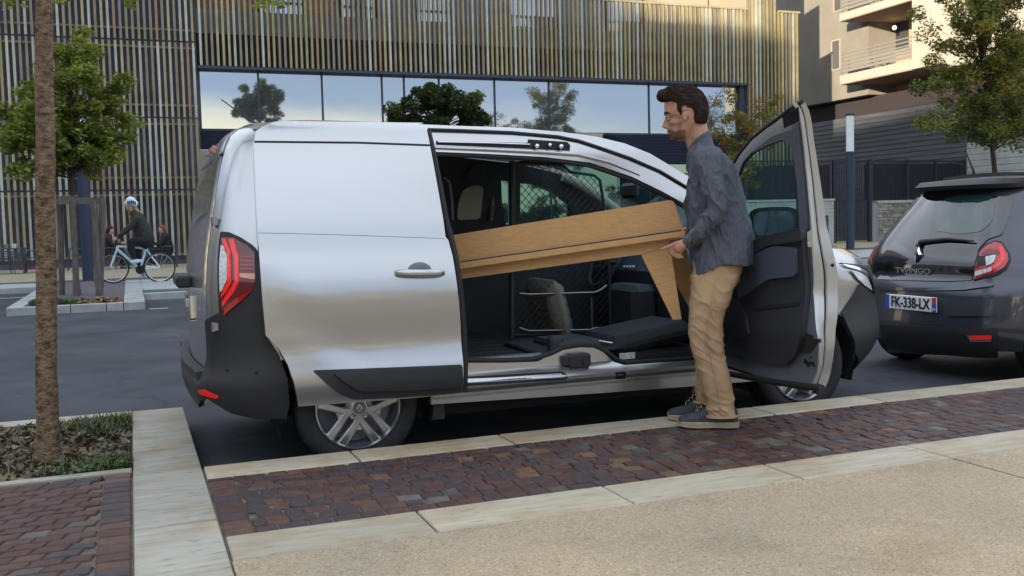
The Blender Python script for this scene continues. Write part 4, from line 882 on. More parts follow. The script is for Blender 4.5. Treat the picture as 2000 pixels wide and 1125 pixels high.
mb = MB(); mb.box(1.05, 1.60, .14, .70, .475, .50, bev=.01); mb.box(1.62, 2.12, .17, .67, .36, .46, bev=.03); i0 = len(mb.v); mb.box(1.50, 2.05, .14, .62, .43, .545, bev=.045)
mb.rot(i0, Matrix.Translation((1.5, 0, .6)) @ Matrix.Rotation(radians(-8), 4, 'Y') @ Matrix.Translation((-1.5, 0, -.6))); mb.build('folded_seat', 'seat_fabric', VAN, smooth=.7)
MB().box(1.15, 1.42, .10, .17, zf+.0, zf+.075, bev=.015).box(1.2, 1.5, .17, .6, zf-.05, zf+.06, bev=.02).box(1.12, 1.2, .12, .2, zf+.0, zf+.11, bev=.015).build('seat_base', 'trim_dark', VAN, smooth=.5)
q = at(1225, 695, 1, .098); mb = MB(); mb.box(q[0]-.05, q[0]+.05, .0965, .0985, q[2]-.018, q[2]+.018); mb.build('warning_label', 'clear_lens', VAN)
mb = MB(); r_ = random.Random(3)
for k in range(16):
    for j in range(2):
        if r_.random() < .7: x = q[0]-.045+k*.006; z = q[2]-.010+j*.013; mb.box(x, x+r_.uniform(.002, .004), .0955, .0964, z, z+r_.uniform(.004, .008))
mb.build('label_print', 'rubber', VAN)
MB().tube([at(px, py, 1, .16) for px, py in ((1110, 676), (1125, 669), (1150, 670), (1170, 667), (1195, 671))], .008, 8).build('seat_lever', 'chrome', VAN, smooth=1)
# folding bulkhead: mesh in a tube frame
GY = 1.02
def gp(px, py): q = at(px, py, 1, GY); return (q[0], q[2])
fo = [gp(*p) for p in ((1005, 655), (1005, 318), (1100, 322), (1113, 335), (1160, 342), (1172, 352), (1186, 440), (1190, 540), (1193, 648))]
BH = MB().tube([(x, GY, z) for x, z in fo+[fo[0]]], .011, 8, up=(0, 1, 0)).build('bulkhead_frame', 'black_wire', VAN, smooth=1)
MB().tube([(gp(998, 315)[0], GY-.02, gp(1000, 315)[1]), (gp(998, 660)[0], GY-.02, gp(998, 660)[1])], .022, 8).build('bulkhead_post', 'black_wire', VAN, smooth=1)
mb = MB(); fa = np.array(fo); x0, z0_ = fa.min(0); x1, z1_ = fa.max(0)
for sg in (1, -1):
    for c_ in np.arange(-3, 3, .052):
        T = np.linspace(0, 1, 160); X = x0+(x1-x0)*T; Z = z0_+c_+sg*(X-x0)*1.05; k = inside(np.stack([X, Z], 1), fo)
        if k.sum() > 1:
            i = np.where(k)[0]; mb.tube([(X[i[0]], GY+.004*sg, Z[i[0]]), (X[i[-1]], GY+.004*sg, Z[i[-1]])], .0024, 4)
stuff(mb.build('mesh_grille', 'black_wire', BH))
for pts, r_ in ((((1012, 573), (1030, 575), (1160, 571), (1172, 565), (1182, 557)), .008), (((1012, 640), (1030, 646), (1150, 644), (1160, 640), (1190, 642)), .008)):
    MB().tube([(gp(*p)[0], GY-.02, gp(*p)[1]) for p in pts], r_, 8).build('mesh_cross_bar', 'steel_wire', BH, smooth=1)
MB().tube([(gp(1153, 580)[0], GY-.02, gp(1153, 580)[1]), (gp(1154, 645)[0], GY-.02, gp(1154, 650)[1])], .004, 6).build('latch_rod', 'steel_wire', BH)
# ---- sliding door, slid right back along the side
DOFF = .085
def sd_(x, z): return side(x, z, DOFF)
dpx = [(828, 243), (700, 239), (610, 237), (560, 236), (535, 238), (512, 247), (499, 258), (495, 285), (498, 350), (500, 400), (503, 450), (508, 520), (512, 580), (519, 655), (545, 682), (562, 712), (575, 750), (583, 794), (690, 786), (800, 778), (903, 768), (904, 700), (900, 640), (893, 560), (884, 500), (876, 470), (870, 462), (866, 430), (853, 355), (840, 285), (833, 252)]
DP = pxs(sd_, dpx, (.3, 1.6)); DP = [(x, min(z, 1.767)) for x, z in DP]
SD = mk('sliding_door', *sheet(sd_, DP, (), .022, .045), 'silver_paint', VAN, .7)
strip('door_edge_seal', lambda x, z: side(x, z, DOFF-.03), pxs(lambda x, z: side(x, z, DOFF-.03), [(836, 256), (844, 290), (857, 355), (870, 425), (880, 462), (889, 500), (899, 570), (906, 650), (908, 705), (907, 765)], (.5, 1.7)), .018, 'rubber', SD)
def groove(pts, r=.0035, m_='rubber', nm='panel_gap', o=DOFF-.0015): return strip(nm, lambda x, z: side(x, z, o), pxs(lambda x, z: side(x, z, o), pts, (.3, 1.3)), r, m_, SD)
groove([(497, 277), (600, 278), (700, 279), (840, 284)], .006); groove([(504, 455), (600, 457), (700, 460), (868, 466)], .0022, 'jamb_grey')
do = lambda o: (lambda x, z: side(x, z, DOFF+o))
cl_ = pxs(do(.012), [(611, 723), (700, 720), (903, 712), (903, 767), (860, 771), (780, 777), (690, 781), (664, 770), (640, 752)], (.2, .5))
panel('lower_cladding', do(.012), rounded(cl_, .015), 'black_plastic', SD, step=.03, th=.014)
cl2 = pxs(do(.026), [(650, 729), (700, 727), (902, 722), (902, 757), (800, 763), (710, 765), (690, 758)], (.2, .5)); panel('cladding_rib', do(.026), rounded(cl2, .02), 'black_plastic', SD, step=.03, th=.016)
hc = inv(do(0), 820, 532, (.3, .9)); H0 = Vector(sd_(*hc)); mb = MB()
mb.ball(H0+Vector((0, .006, 0)), .066, 16, sc=(1, .16, .78)); mb.build('handle_cup', 'jamb_grey', SD, smooth=3.2)
hp = [Vector(do(0)(*inv(do(0), px, 533, (.3, .9)))) for px in (771, 778, 800, 820, 845, 860, 867)]
mb = MB(); mb.loft([[p+Vector((0, -o_, 0))+Vector((0, -.011*cos(t_), r_*sin(t_))) for t_ in np.linspace(0, 2*pi, 13)[:-1]] for p, o_, r_ in zip(hp, (.008, .020, .032, .034, .032, .020, .008), (.012, .0175, .019, .019, .019, .0175, .012))]); mb.build('handle', 'silver_paint', SD, smooth=1)
# ---- tail light on the quarter
tl = [(430, 452), (447, 453), (470, 463), (493, 478), (503, 488), (508, 530), (511, 578), (478, 600), (436, 622), (428, 620), (425, 560), (425, 500)]
ro = lambda o: (lambda s, z: rear(s, z, o))
TLb = mk('tail_light', *sheet(ro(.006), rounded(pxs(ro(.006), tl, (-.3, .95)), .012), (), .02, .02), 'black_plastic', VAN, .8)
def lens(pts, m_, o, nm='lens', st=.02, rd_=.006): return panel(nm, ro(o), rounded(pxs(ro(o), pts, (-.3, .95)), rd_), m_, TLb, step=st, th=.006)
lens([(433, 463), (455, 464), (482, 478), (497, 492), (499, 545), (494, 565), (470, 585), (440, 612), (433, 600), (428, 560), (429, 500)], 'dark_red_lens', .012)
lens([(432, 466), (440, 466), (450, 490), (451, 552), (440, 572), (430, 582), (432, 574), (444, 549), (443, 494)], 'red_glow', .018)
lens([(446, 466), (456, 466), (466, 500), (466, 550), (457, 570), (434, 600), (433, 590), (451, 562), (458, 548), (457, 505)], 'red_glow', .018)
lens([(431, 478), (436, 480), (443, 500), (443, 545), (434, 565), (429, 572), (428, 520)], 'clear_lens', .019)
lens([(467, 533), (498, 534), (497, 546), (468, 541)], 'amber_lens', .018); lens([(436, 617), (438, 603), (462, 582), (494, 566), (470, 588)], 'red_lens', .019)
for y_ in (500, 508, 516, 524): lens([(470, y_), (495, y_+1), (495, y_+3.5), (470, y_+2.5)], 'red_lens', .017, 'lens_rib', rd_=.001)
# ---- dark rear bumper wrapping the corner
bz = curve([(.16, -.05), (.24, .0), (.30, .030), (.40, .050), (.48, .045), (.53, .020), (.60, .006), (.8, .004)])
def bump_(s, z): return rear(s, z, .008+bz(z)*smoothstep(.0, -.45, s))
bpx = [(430, 610), (470, 596), (510, 572), (513, 615), (518, 652), (545, 692), (562, 740), (566, 790), (560, 818), (500, 818), (452, 808), (430, 795), (404, 778)]
bp_ = pxs(bump_, bpx, (-.3, .7)); print('bumper', [(round(a, 2), round(b, 2)) for a, b in bp_])
lz = bp_[-1][1]
panel('rear_bumper', bump_, bp_+[(-.70, .30), (-2.0, .30), (-2.0, .53), (HL-.02, .53), (HL-.005, .60), (HL, .78)], 'black_plastic', VAN, step=.03, th=.03)
rf = lambda o: (lambda s, z: rear(s, z, .008+bz(z)*smoothstep(.0, -.45, s)+o))
panel('rear_reflector', rf(.004), rounded(pxs(rf(.004), [(386, 762), (398, 761), (426, 774), (424, 779), (390, 770)], (-.5, .4)), .006), 'red_glow', VAN, step=.03, th=.006)
MB().loft([[ (rear(s, .53)[0]-.005, rear(s, .53)[1], .535), (rear(s, .53, .055)[0], rear(s, .53, .055)[1], .528), (rear(s, .5, .055)[0], rear(s, .5, .055)[1], .49), (rear(s, .5)[0], rear(s, .5)[1], .49)] for s in np.linspace(-2.0, HL-.05, 20)]).build('bumper_step', 'black_plastic', VAN, smooth=.6)
for px, py in ((444, 722), (501, 728)):
    q = Vector(bump_(*inv(bump_, px, py, (-.2, .5)))); MB().ball(q, .008, 8).build('parking_sensor', 'rubber', VAN, smooth=3)
# hinges, handle and number plate on the rear doors
for py in (433, 638):
    c_ = inv(ro(.01), 420, py, (-.45, 1.0)); p0 = Vector(rear(c_[0], c_[1], .018)); MB().tube([p0+Vector((0, 0, -.022)), p0+Vector((0, 0, .022))], .013, 10).box(p0.x, p0.x+.02, p0.y-.012, p0.y, p0.z-.018, p0.z+.018).build('door_hinge', 'steel_wire', VAN, smooth=.8)
MB().box(-.815, -.735, .62, 1.05, .92, .985, bev=.012).build('rear_door_handle', 'black_plastic', VAN, smooth=.6)
MB().box(-.752, -.744, .58, 1.10, .77, .86, bev=.003).build('rear_number_plate', 'amber_lens', VAN)
MB().box(-.756, -.735, .56, .579, .75, .88, bev=.003).box(-.756, -.735, .56, 1.12, .745, .765, bev=.003).build('plate_frame', 'chrome', VAN)
# ---- wheels
def wheel(x, y, sgn=-1, par=None, k_=1.):
    par = par or VAN; before = set(bpy.data.objects)
    W_ = MB(); c_ = (x, y, .315); ax_ = (0, sgn, 0)
    W_.lathe(c_, ax_, [(.21, -.19), (.26, -.20), (.300, -.185), (.312, -.17), (.3155, -.10), (.3155, -.05), (.311, -.025), (.300, -.008), (.275, .004), (.245, .005), (.222, -.004), (.212, -.012), (.205, -.05)], 56); t_ = W_.build('wheel', 'tyre_rubber', par, smooth=.8)
    d = MB(); d.lathe(c_, ax_, [(.216, -.012), (.214, .002), (.208, .004), (.203, -.006), (.196, -.03), (.19, -.11), (.10, -.12), (.0, -.12)], 48); d.build('rim_well', 'interior_dark' if False else 'jamb_grey', t_, smooth=.6)
    r = MB(); r.lathe(c_, ax_, [(.196, -.03), (.2025, -.004), (.209, .005), (.2165, .001), (.217, -.012)], 56)
    for k in range(5):
        a0 = -pi/2+k*2*pi/5
        for s_ in (-1, 1):
            rings = []
            for rad, da, wd, dep in ((.040, .03, .017, .018), (.075, .157, .019, .016), (.13, .363, .0205, .010), (.175, .432, .022, .000), (.204, .46, .025, -.006)):
                a = a0+s_*da; ux, uz = cos(a), sin(a); tx, tz = -sin(a), cos(a)
                ring = []
                for (u, v) in ((-1, -.030), (-1, -.006), (-.65, 0), (.65, 0), (1, -.006), (1, -.030)):
                    ring.append((x+ux*rad+tx*u*wd, y+sgn*(dep+v), .315+uz*rad+tz*u*wd))
                rings.append(ring)
            r.loft(rings)
        # web between the two arms near the hub
        rings = []
        for rad, wd, dep in ((.03, .02, .008), (.115, .042, .002)): rings.append([(x+cos(a0)*rad-sin(a0)*u*wd, y+sgn*(dep+v), .315+sin(a0)*rad+cos(a0)*u*wd) for u, v in ((-1, -.02), (-1, 0), (1, 0), (1, -.02))])
        r.loft(rings)
    r.lathe(c_, ax_, [(.050, -.02), (.050, .010), (.040, .020), (.034, .021)], 24); r.build('rim', 'rim_metal', t_, smooth=.45)
    MB().lathe(c_, ax_, [(.034, .015), (.034, .022), (.030, .024), (0, .025)], 24).build('hub_cap', 'jamb_grey', t_, smooth=.5)
    e = MB()
    for o, i in ((1., .55),):
        P_ = [(x+u*.016*1.0, y+sgn*.027, .315+v*.022) for u, v in ((0, 1), (1, 0), (0, -1), (-1, 0))]; Q_ = [(x+u*.0075, y+sgn*.027, .315+v*.011) for u, v in ((0, 1), (1, 0), (0, -1), (-1, 0))]; B_ = [(p[0], y+sgn*.024, p[2]) for p in P_]
        e.add(P_+Q_+B_, [(0, 1, 5, 4), (1, 2, 6, 5), (2, 3, 7, 6), (3, 0, 4, 7), (8, 9, 1, 0), (9, 10, 2, 1), (10, 11, 3, 2), (11, 8, 0, 3)])
    e.build('diamond_badge', 'chrome', t_)
    for k in range(5):
        a = -pi/2+pi/5+k*2*pi/5; MB().lathe((x+cos(a)*.058, y-sgn*.002, .315+sin(a)*.058), ax_, [(.011, -.01), (.011, .006), (.006, .008), (0, .006)], 10).build('wheel_nut', 'steel_wire', t_, smooth=.6)
    if k_ != 1:
        Ms = Matrix.Translation((x, y, .0)) @ Matrix.Scale(k_, 4) @ Matrix.Translation((-x, -y, 0))
        for o in set(bpy.data.objects)-before: o.data.transform(Ms)
    return t_
wheel(0, 0.0); wheel(WB, .0); wheel(0, 2*YC, 1); wheel(WB, 2*YC, 1)
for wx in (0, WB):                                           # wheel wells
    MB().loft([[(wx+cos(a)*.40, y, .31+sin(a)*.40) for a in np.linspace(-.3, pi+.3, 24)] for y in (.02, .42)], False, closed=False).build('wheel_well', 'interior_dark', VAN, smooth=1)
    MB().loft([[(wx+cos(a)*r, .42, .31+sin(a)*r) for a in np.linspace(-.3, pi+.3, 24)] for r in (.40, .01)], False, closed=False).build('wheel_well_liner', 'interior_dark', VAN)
MB().box(.40, .47, .06, .10, .20, .36).build('mud_flap', 'black_plastic', VAN)
# ---- front wing, headlight, bumper, bonnet
gf = (.3, .8)
def archF(r=.39): return [(WB+cos(a)*r, .31+sin(a)*r) for a in np.linspace(0, pi, 24)]
fo_ = lambda o: (lambda s, z: front(s, z, o))
def fs(x, z): return x-(xf(z)-FA)
wing = pxs(front, [(1600, 480), (1640, 486), (1667, 497), (1690, 520), (1700, 540), (1690, 560), (1681, 556), (1645, 612), (1630, 600)], gf)
print('wing', [(round(a, 2), round(b, 2)) for a, b in wing], xf(1.0))
wl = [(fs(2.25, .40), .40), (fs(2.34, .40), .40)]+[(fs(x, z), z) for x, z in archF()[::-1] if z > .42 and x < wing[-2][0]+xf(wing[-2][1])-FA]
panel('front_wing', front, [(fs(2.25, 1.02), 1.02)]+wl+[wing[-2], wing[-3], (wing[4][0]+.1, wing[4][1]), (.9, .98), (.3, 1.02)], 'silver_paint', VAN, step=.035, th=.02)
bu = pxs(fo_(.012), [(1681, 556), (1700, 571), (1712, 588), (1722, 610)], (.5, .8))
bl_ = pxs(fo_(.012), [(1645, 612), (1660, 645), (1670, 690), (1672, 728)], (-.1, .7))
panel('front_bumper', fo_(.012), bu+[(1.2, .72), (2.2, .72), (2.2, .22), (.6, .20), (.35, .22)]+bl_[::-1], 'black_plastic', VAN, step=.035, th=.03)
def bonnet(x, y): u = (y-YC)/.8; zb_ = curve([(2.6, 1.13), (2.9, 1.10), (3.2, 1.04), (3.42, .95), (3.5, .88)])(x); return (x, y, zb_-.055*abs(u)**2.5)
panel('bonnet', bonnet, rounded([(2.4, .08), (2.9, .08), (3.25, .28), (3.45, .55), (3.5, YC), (3.45, 1.24), (3.25, 1.51), (2.9, 1.71), (2.4, 1.71)], .05), 'silver_paint', VAN, step=.05, th=.02)
HLt = mk('headlight', *sheet(fo_(.010), rounded(pxs(fo_(.010), [(1640, 513), (1668, 517), (1693, 526), (1702, 545), (1710, 573), (1700, 572), (1680, 555), (1660, 532)], (.3, .9)), .008), (), .02, .02), 'black_plastic', VAN, .8)
def hl(pts, m_, o, nm): return panel(nm, fo_(o), rounded(pxs(fo_(o), pts, (.3, .9)), .004), m_, HLt, step=.02, th=.006)
hl([(1645, 515), (1668, 518.5), (1692, 528), (1698, 540), (1680, 528), (1655, 521)], 'chrome', .015, 'reflector'); hl([(1662, 527), (1678, 531), (1692, 540), (1702, 560), (1704, 568), (1690, 558), (1676, 545)], 'clear_lens', .016, 'lens')
# ---- front passenger door, swung wide open
HX, HY, DANG = 2.20, .015, radians(84)
Mo = Matrix.Translation((HX, HY, 0)) @ Matrix.Rotation(DANG, 4, 'Z') @ Matrix.Translation((-HX, -HY, 0))
def dth(z): return .125-.06*float(smoothstep(.95, 1.6, z))
def dmap(t, o=0.): return lambda x, z: tuple(Mo @ Vector((x, yn0(z)+t*dth(z)+o, z)))
gd = (1.2, .9)
outer = pxs(dmap(0), [(1610, 762), (1621, 725), (1631, 670), (1636, 620), (1637, 570), (1634, 520), (1627, 490), (1614, 440), (1606, 380), (1597, 320), (1589, 270), (1582, 222), (1572, 199)], gd)
inner = pxs(dmap(1), [(1585, 748), (1596, 725), (1600, 670), (1592, 620), (1588, 570), (1588, 520), (1586, 490), (1584, 440), (1578, 380), (1572, 320), (1567, 270), (1562, 235), (1560, 222)], gd)
flange = pxs(dmap(1), [(1535, 722), (1556, 700), (1568, 660), (1573, 620), (1576, 570), (1577, 520), (1577, 490), (1574, 440), (1569, 380), (1561, 320), (1552, 285), (1545, 268), (1535, 262)], gd)
print('door outer', [(round(float(a), 2), round(float(b), 2)) for a, b in outer])
zs2 = np.linspace(outer[0][1], outer[-1][1], 40)
def interp(L, zz): z_ = [p[1] for p in L]; o_ = np.argsort(z_); return np.interp(zz, np.array(z_)[o_], np.array([p[0] for p in L])[o_])
xo, xi, xf_ = interp(outer, zs2), interp(inner, zs2), interp(flange, zs2)
xmid = lambda a, b, t: a+(b-a)*t
rows = []
for z, a, b, c_ in zip(zs2, xo, xi, xf_):
    rows.append([dmap(0)(a, z), dmap(.12)(xmid(a, b, .05), z), dmap(.45)(xmid(a, b, .25), z), dmap(.52)(xmid(a, b, .30)+.012, z), dmap(.60)(xmid(a, b, .45), z), dmap(.95)(b-.004, z), dmap(1)(b, z)])
FD = MB().loft(rows, False, closed=False).build('front_door', 'silver_inner', VAN, smooth=.7)
MB().tube([r_[3] for r_ in rows], .007, 8).build('edge_seal', 'rubber', FD, smooth=1)
# outer skin and lower inner panel
zb = outer[0][1]
fx = lambda z: HX-.01-max(0, z-1.02)*1.05                  # front edge: vertical below the belt, raked along the pillar above it
skin = [(float(a), float(z)) for z, a in zip(zs2, xo)]
belt = [s_ for s_ in skin if s_[1] < 1.07]
panel('door_skin', dmap(0), belt+[(HX-.01, 1.07), (HX-.01, zb)], 'silver_paint', FD, step=.05, th=.003, flip=False)
win = pxs(dmap(.8), [(1448, 345), (1457, 318), (1475, 298), (1505, 281), (1533, 271), (1546, 275), (1554, 292), (1560, 330), (1563, 380), (1566, 430), (1567, 447), (1520, 459), (1440, 482), (1438, 400)], gd)
up = pxs(dmap(.8), [(1562, 240), (1570, 300), (1578, 380), (1584, 450), (1530, 470), (1420, 500), (1425, 376), (1450, 334), (1478, 294), (1505, 271), (1532, 260), (1552, 252)], gd)
panel('window_frame', dmap(.8), rounded(up, .02), 'jamb_grey', FD, holes=[win], step=.03, th=.02)
wg = pxs(dmap(.82), [(1436, 400), (1446, 340), (1456, 316), (1474, 296), (1505, 278), (1533, 268), (1549, 272), (1557, 290), (1563, 330), (1566, 380), (1569, 449), (1520, 462), (1438, 486)], gd)
panel('door_glass', dmap(.45), wg, 'tinted_glass', FD, step=.1)
MB().tube([dmap(.95)(*p) for p in win], .009, 6).build('window_seal', 'rubber', FD, smooth=1)
ft = [dmap(.3)(*p) for p in pxs(dmap(.3), [(1420, 345), (1444, 302), (1470, 270), (1500, 246), (1524, 228), (1545, 212), (1566, 199)], gd)]
fb = [dmap(.6)(*p) for p in pxs(dmap(.6), [(1426, 372), (1450, 330), (1478, 290), (1505, 268), (1532, 258), (1552, 250), (1566, 236)], gd)]
MB().loft([[a, tuple(Vector(a)*.6+Vector(b)*.4+Vector((-.012, 0, 0))), b] for a, b in zip(ft, fb)], False, closed=False).build('frame_rim', 'silver_inner', FD, smooth=.8)
MB().tube(ft, .011, 8).build('frame_seal', 'rubber', FD, smooth=1)
q = pxs(dmap(1.02), [(1530, 226), (1560, 208), (1561, 236), (1533, 250)], gd); panel('corner_hole', dmap(1.02), q, 'interior_dark', FD, step=.05, th=.006)
flp = [(float(a), float(z)) for z, a in zip(zs2, xi) if z < 1.09]
low_in = flp+[(HX-.02, 1.09), (HX-.02, zb+.03)]
MB().tube([dmap(1.0, .012)(*p) for p in pxs(dmap(1, .012), [(1425, 730), (1500, 744), (1560, 753), (1604, 758)], gd)], .017, 8).build('bottom_seal', 'rubber', FD, smooth=1)
panel('inner_panel', dmap(1), low_in, 'jamb_grey', FD, step=.04, th=.003, flip=True)
MB().tube([dmap(.5)(x, zb+.015) for x in np.linspace(inner[0][0], HX-.02, 6)], .028, 8, up=(0, 0, 1)).build('lower_seal', 'rubber', FD, smooth=1)
tm = lambda o: dmap(1, o)
tr_ = [(1566, 447), (1500, 460), (1395, 495), (1395, 690), (1470, 706), (1532, 714), (1552, 695), (1565, 655), (1570, 600), (1570, 520)]
DT = mk('door_trim', *sheet(tm(.03), rounded(pxs(tm(.03), tr_, gd), .03), (), .035, .03, True), 'trim_dark', FD, .8)
def dt(pts, m_, o, nm, r_=.02): return panel(nm, tm(o), rounded(pxs(tm(o), pts, gd), r_), m_, DT, step=.03, th=o-.028, flip=True)
dt([(1470, 497), (1510, 480), (1552, 484), (1552, 540), (1500, 545), (1475, 560), (1440, 585), (1440, 520)], 'trim_pale', .048, 'arm_rest', .03)
dt([(1420, 485), (1500, 462), (1564, 448), (1564, 470), (1500, 480), (1450, 505), (1420, 520)], 'trim_dark', .055, 'trim_rail', .015)
dt([(1424, 580), (1440, 590), (1455, 618), (1463, 655), (1424, 662)], 'trim_blue', .045, 'speaker_cover', .03)
dt([(1470, 600), (1560, 590), (1560, 596), (1470, 607)], 'rubber', .036, 'trim_line', .004)
ltc = dmap(1, .006); panel('door_latch', ltc, rounded(pxs(ltc, [(1564, 655), (1570, 650), (1586, 655), (1588, 662), (1600, 662), (1600, 669), (1592, 672), (1586, 684), (1580, 690), (1562, 690)], gd), .004), 'black_plastic', FD, step=.02, th=.012, flip=True)
panel('door_check', ltc, rounded(pxs(ltc, [(1571, 700), (1577, 707), (1588, 707), (1590, 712), (1575, 714), (1569, 708)], gd), .003), 'interior_dark', FD, step=.02, th=.008, flip=True)
for px, py in ((1584, 698), (1579, 715), (1591, 715), (1626, 518)):
    q = Vector(dmap(.3 if px > 1610 else 1, .0)(*inv(dmap(.3 if px > 1610 else 1), px, py, gd))); MB().ball(q, .009 if px > 1610 else .006, 8).build('panel_hole', 'interior_dark', FD, smooth=3)
# door mirror on the outside of the open door, seen through its glass
mq = inv(dmap(0), 1515, 440, gd); MBk = MB(); c0 = Vector(dmap(0)(mq[0], mq[1]))
ex = (Mo.to_3x3() @ Vector((1, 0, 0))); ey = (Mo.to_3x3() @ Vector((0, -1, 0))); i0 = 0
ca = at(1512, 437, 0, c0.x+.22); ca = Vector(ca); fv = Vector((-.78, -.55, .26)).normalized(); rv = Vector((-fv.y, fv.x, 0)).normalized(); rv = rv if rv.x > 0 else -rv
def ringm(wd, ht, d, n=20): return [ca+fv*(-d)+rv*(wd*np.sign(cos(t_))*abs(cos(t_))**.5)+Vector((0, 0, ht*np.sign(sin(t_))*abs(sin(t_))**.55)) for t_ in np.linspace(0, 2*pi, n+1)[:-1]]
sc_ = (ca-Vector(CP)).length/FPX
DM = MB().loft([ringm(47*sc_, 29*sc_, 0), ringm(50*sc_, 31*sc_, .02), ringm(46*sc_, 28*sc_, .10), ringm(20*sc_, 12*sc_, .14)]).build('door_mirror', 'silver_inner', FD, smooth=.8)
MB().loft([ringm(49*sc_, 30*sc_, .001), ringm(50*sc_, 31*sc_, -.008), ringm(40*sc_, 24*sc_, -.008), ringm(40*sc_, 24*sc_, -.002)], False).build('mirror_rim', 'black_plastic', DM, smooth=.6)
MB().loft([ringm(40*sc_, 24*sc_, -.003), ringm(39*sc_, 23.5*sc_, -.003)]).build('mirror_glass', 'chrome', DM)
MB().tube([c0+Vector((0, 0, -.08)), c0+Vector((.06, -.0, -.09)), ca-fv*.06+Vector((0, 0, -.05))], .03, 8).build('mirror_arm', 'black_plastic', DM, smooth=.8)
# ------------------------------------------------------------------ the oak piece being loaded
mat('oak', (.60, .355, .155), .5, var=.42, col2=(.47, .265, .105), vs=7, stretch=(1.2, 5, 30), bump=.12, bs=30, bd=.001, detail=8)
Ab = at(1318, 470, 1, -.27); Bb = at(893, 500, 1, .34); Ub = (Ab-Bb)/np.linalg.norm(Ab-Bb); Zv = np.array([0, 0, 1.]); nb = np.cross(Ub, Zv); nb /= np.linalg.norm(nb)
if nb@(CP-Ab) < 0: nb = -nb
BN = thing('oak_bench', 'light oak bench with a high back board and tapered legs, held half inside the van', 'bench', Ab)
def prism(name, pts, o, th, par=BN, m_='oak', edge=.003):
    F_ = [atp(x, y, Ab+nb*o, nb) for x, y in pts]; c = sum(F_)/len(F_); n = len(F_)
    a = [p+(c-p)/np.linalg.norm(c-p)*edge-nb*0 for p in F_]; v = a+[p-nb*edge for p in F_]+[p-nb*(th-edge) for p in F_]+[p-nb*th for p in a]
    f = [tuple(range(n)), tuple(range(3*n, 4*n))[::-1]]
    for k in range(3):
        for i in range(n): f.append((k*n+i, k*n+n+i, k*n+n+(i+1) % n, k*n+(i+1) % n))
    return mk(name, v, f, m_, par)
prism('back_board', [(885, 459), (1304, 391.5), (1311, 391.5), (1316, 394), (1319, 400), (1336, 449), (893, 513)], .0, .030)
prism('joint_shadow', [(893, 511.5), (1336, 448), (1337, 450.5), (893, 514.5)], .033, .03, BN, 'trim_dark')  # dark strip at the joint, the shadow line there put into its colour
prism('seat_lip', [(892, 514), (1338, 450.5), (1340, 461), (894, 526)], .07, .31)
prism('apron', [(894, 521.5), (1308, 463), (1309, 480), (1252, 497), (898, 545)], .012, .026)
prism('leg', [(1252, 497.5), (1309, 480), (1309.5, 462), (1322, 460), (1331.5, 624), (1314, 625)][:2]+[(1312, 500), (1331.5, 624.5), (1314, 625)], .014, .028)
prism('leg', [(1296, 470), (1338, 462), (1360, 600), (1347, 602), (1300, 520)], -.26, .028)
# ------------------------------------------------------------------ people
mat('skin', (.50, .27, .175), .5, var=.22, vs=14, bump=.12, bs=120, bd=.001, sub=.12); mat('skin_stubble', (.17, .10, .075), .65, var=.45, vs=120, bump=.3, bs=260, bd=.001)
mat('shirt_cloth', (.115, .124, .155), .9, var=.55, col2=(.075, .083, .108), vs=150, detail=3, bump=.25, bs=420, bd=.001, stretch=(1, 1, .4)); mat('shirt_button', (.05, .05, .06), .4)
mat('tan_cloth', (.47, .315, .185), .88, var=.16, vs=5, bump=.3, bs=500, bd=.0008); mat('shoe_leather', (.045, .050, .062), .7, var=.3, vs=20, bump=.3, bs=150, bd=.001); mat('sole', (.40, .33, .23), .7, var=.2, vs=20); mat('lace', (.25, .14, .06), .7)
mat('hair_brown', (.034, .019, .012), .6, var=.5, vs=40, spec=.25, stretch=(1, 1, 1)); mat('eye_white', (.32, .29, .27), .3); mat('eye_dark', (.02, .012, .01), .15)
mat('black_cloth', (.014, .015, .019), .85, var=.3, vs=20); mat('olive_cloth', (.032, .033, .030), .85, var=.3, vs=20); mat('blond_hair', (.40, .26, .12), .6, var=.4, vs=30); mat('helmet_blue', (.50, .68, .82), .3); mat('white_frame', (.55, .72, .80), .35, coat=.3)
t = MATS['skin'].node_tree; B = t.nodes['Principled BSDF']; src = B.inputs['Base Color'].links[0].from_socket
at_ = N(t, 'ShaderNodeAttribute', attribute_name='beard'); nz = N(t, 'ShaderNodeTexNoise'); nz.inputs['Scale'].default_value = 260; nz.inputs['Detail'].default_value = 3
mu = N(t, 'ShaderNodeMath', operation='MULTIPLY_ADD'); ms_ = N(t, 'ShaderNodeMath', operation='SUBTRACT'); ms_.inputs[1].default_value = .5; t.links.new(nz.outputs[0], ms_.inputs[0]); t.links.new(ms_.outputs[0], mu.inputs[0]); t.links.new(at_.outputs['Fac'], mu.inputs[1]); t.links.new(at_.outputs['Fac'], mu.inputs[2])
cc = N(t, 'ShaderNodeTexCoord'); t.links.new(cc.outputs['Object'], nz.inputs[0]); bx_ = N(t, 'ShaderNodeMix', data_type='RGBA'); t.links.new(mu.outputs[0], bx_.inputs[0]); t.links.new(src, bx_.inputs[6]); bx_.inputs[7].default_value = (.055, .032, .024, 1); t.links.new(bx_.outputs[2], B.inputs['Base Color'])
DG = bpy.context.evaluated_depsgraph_get
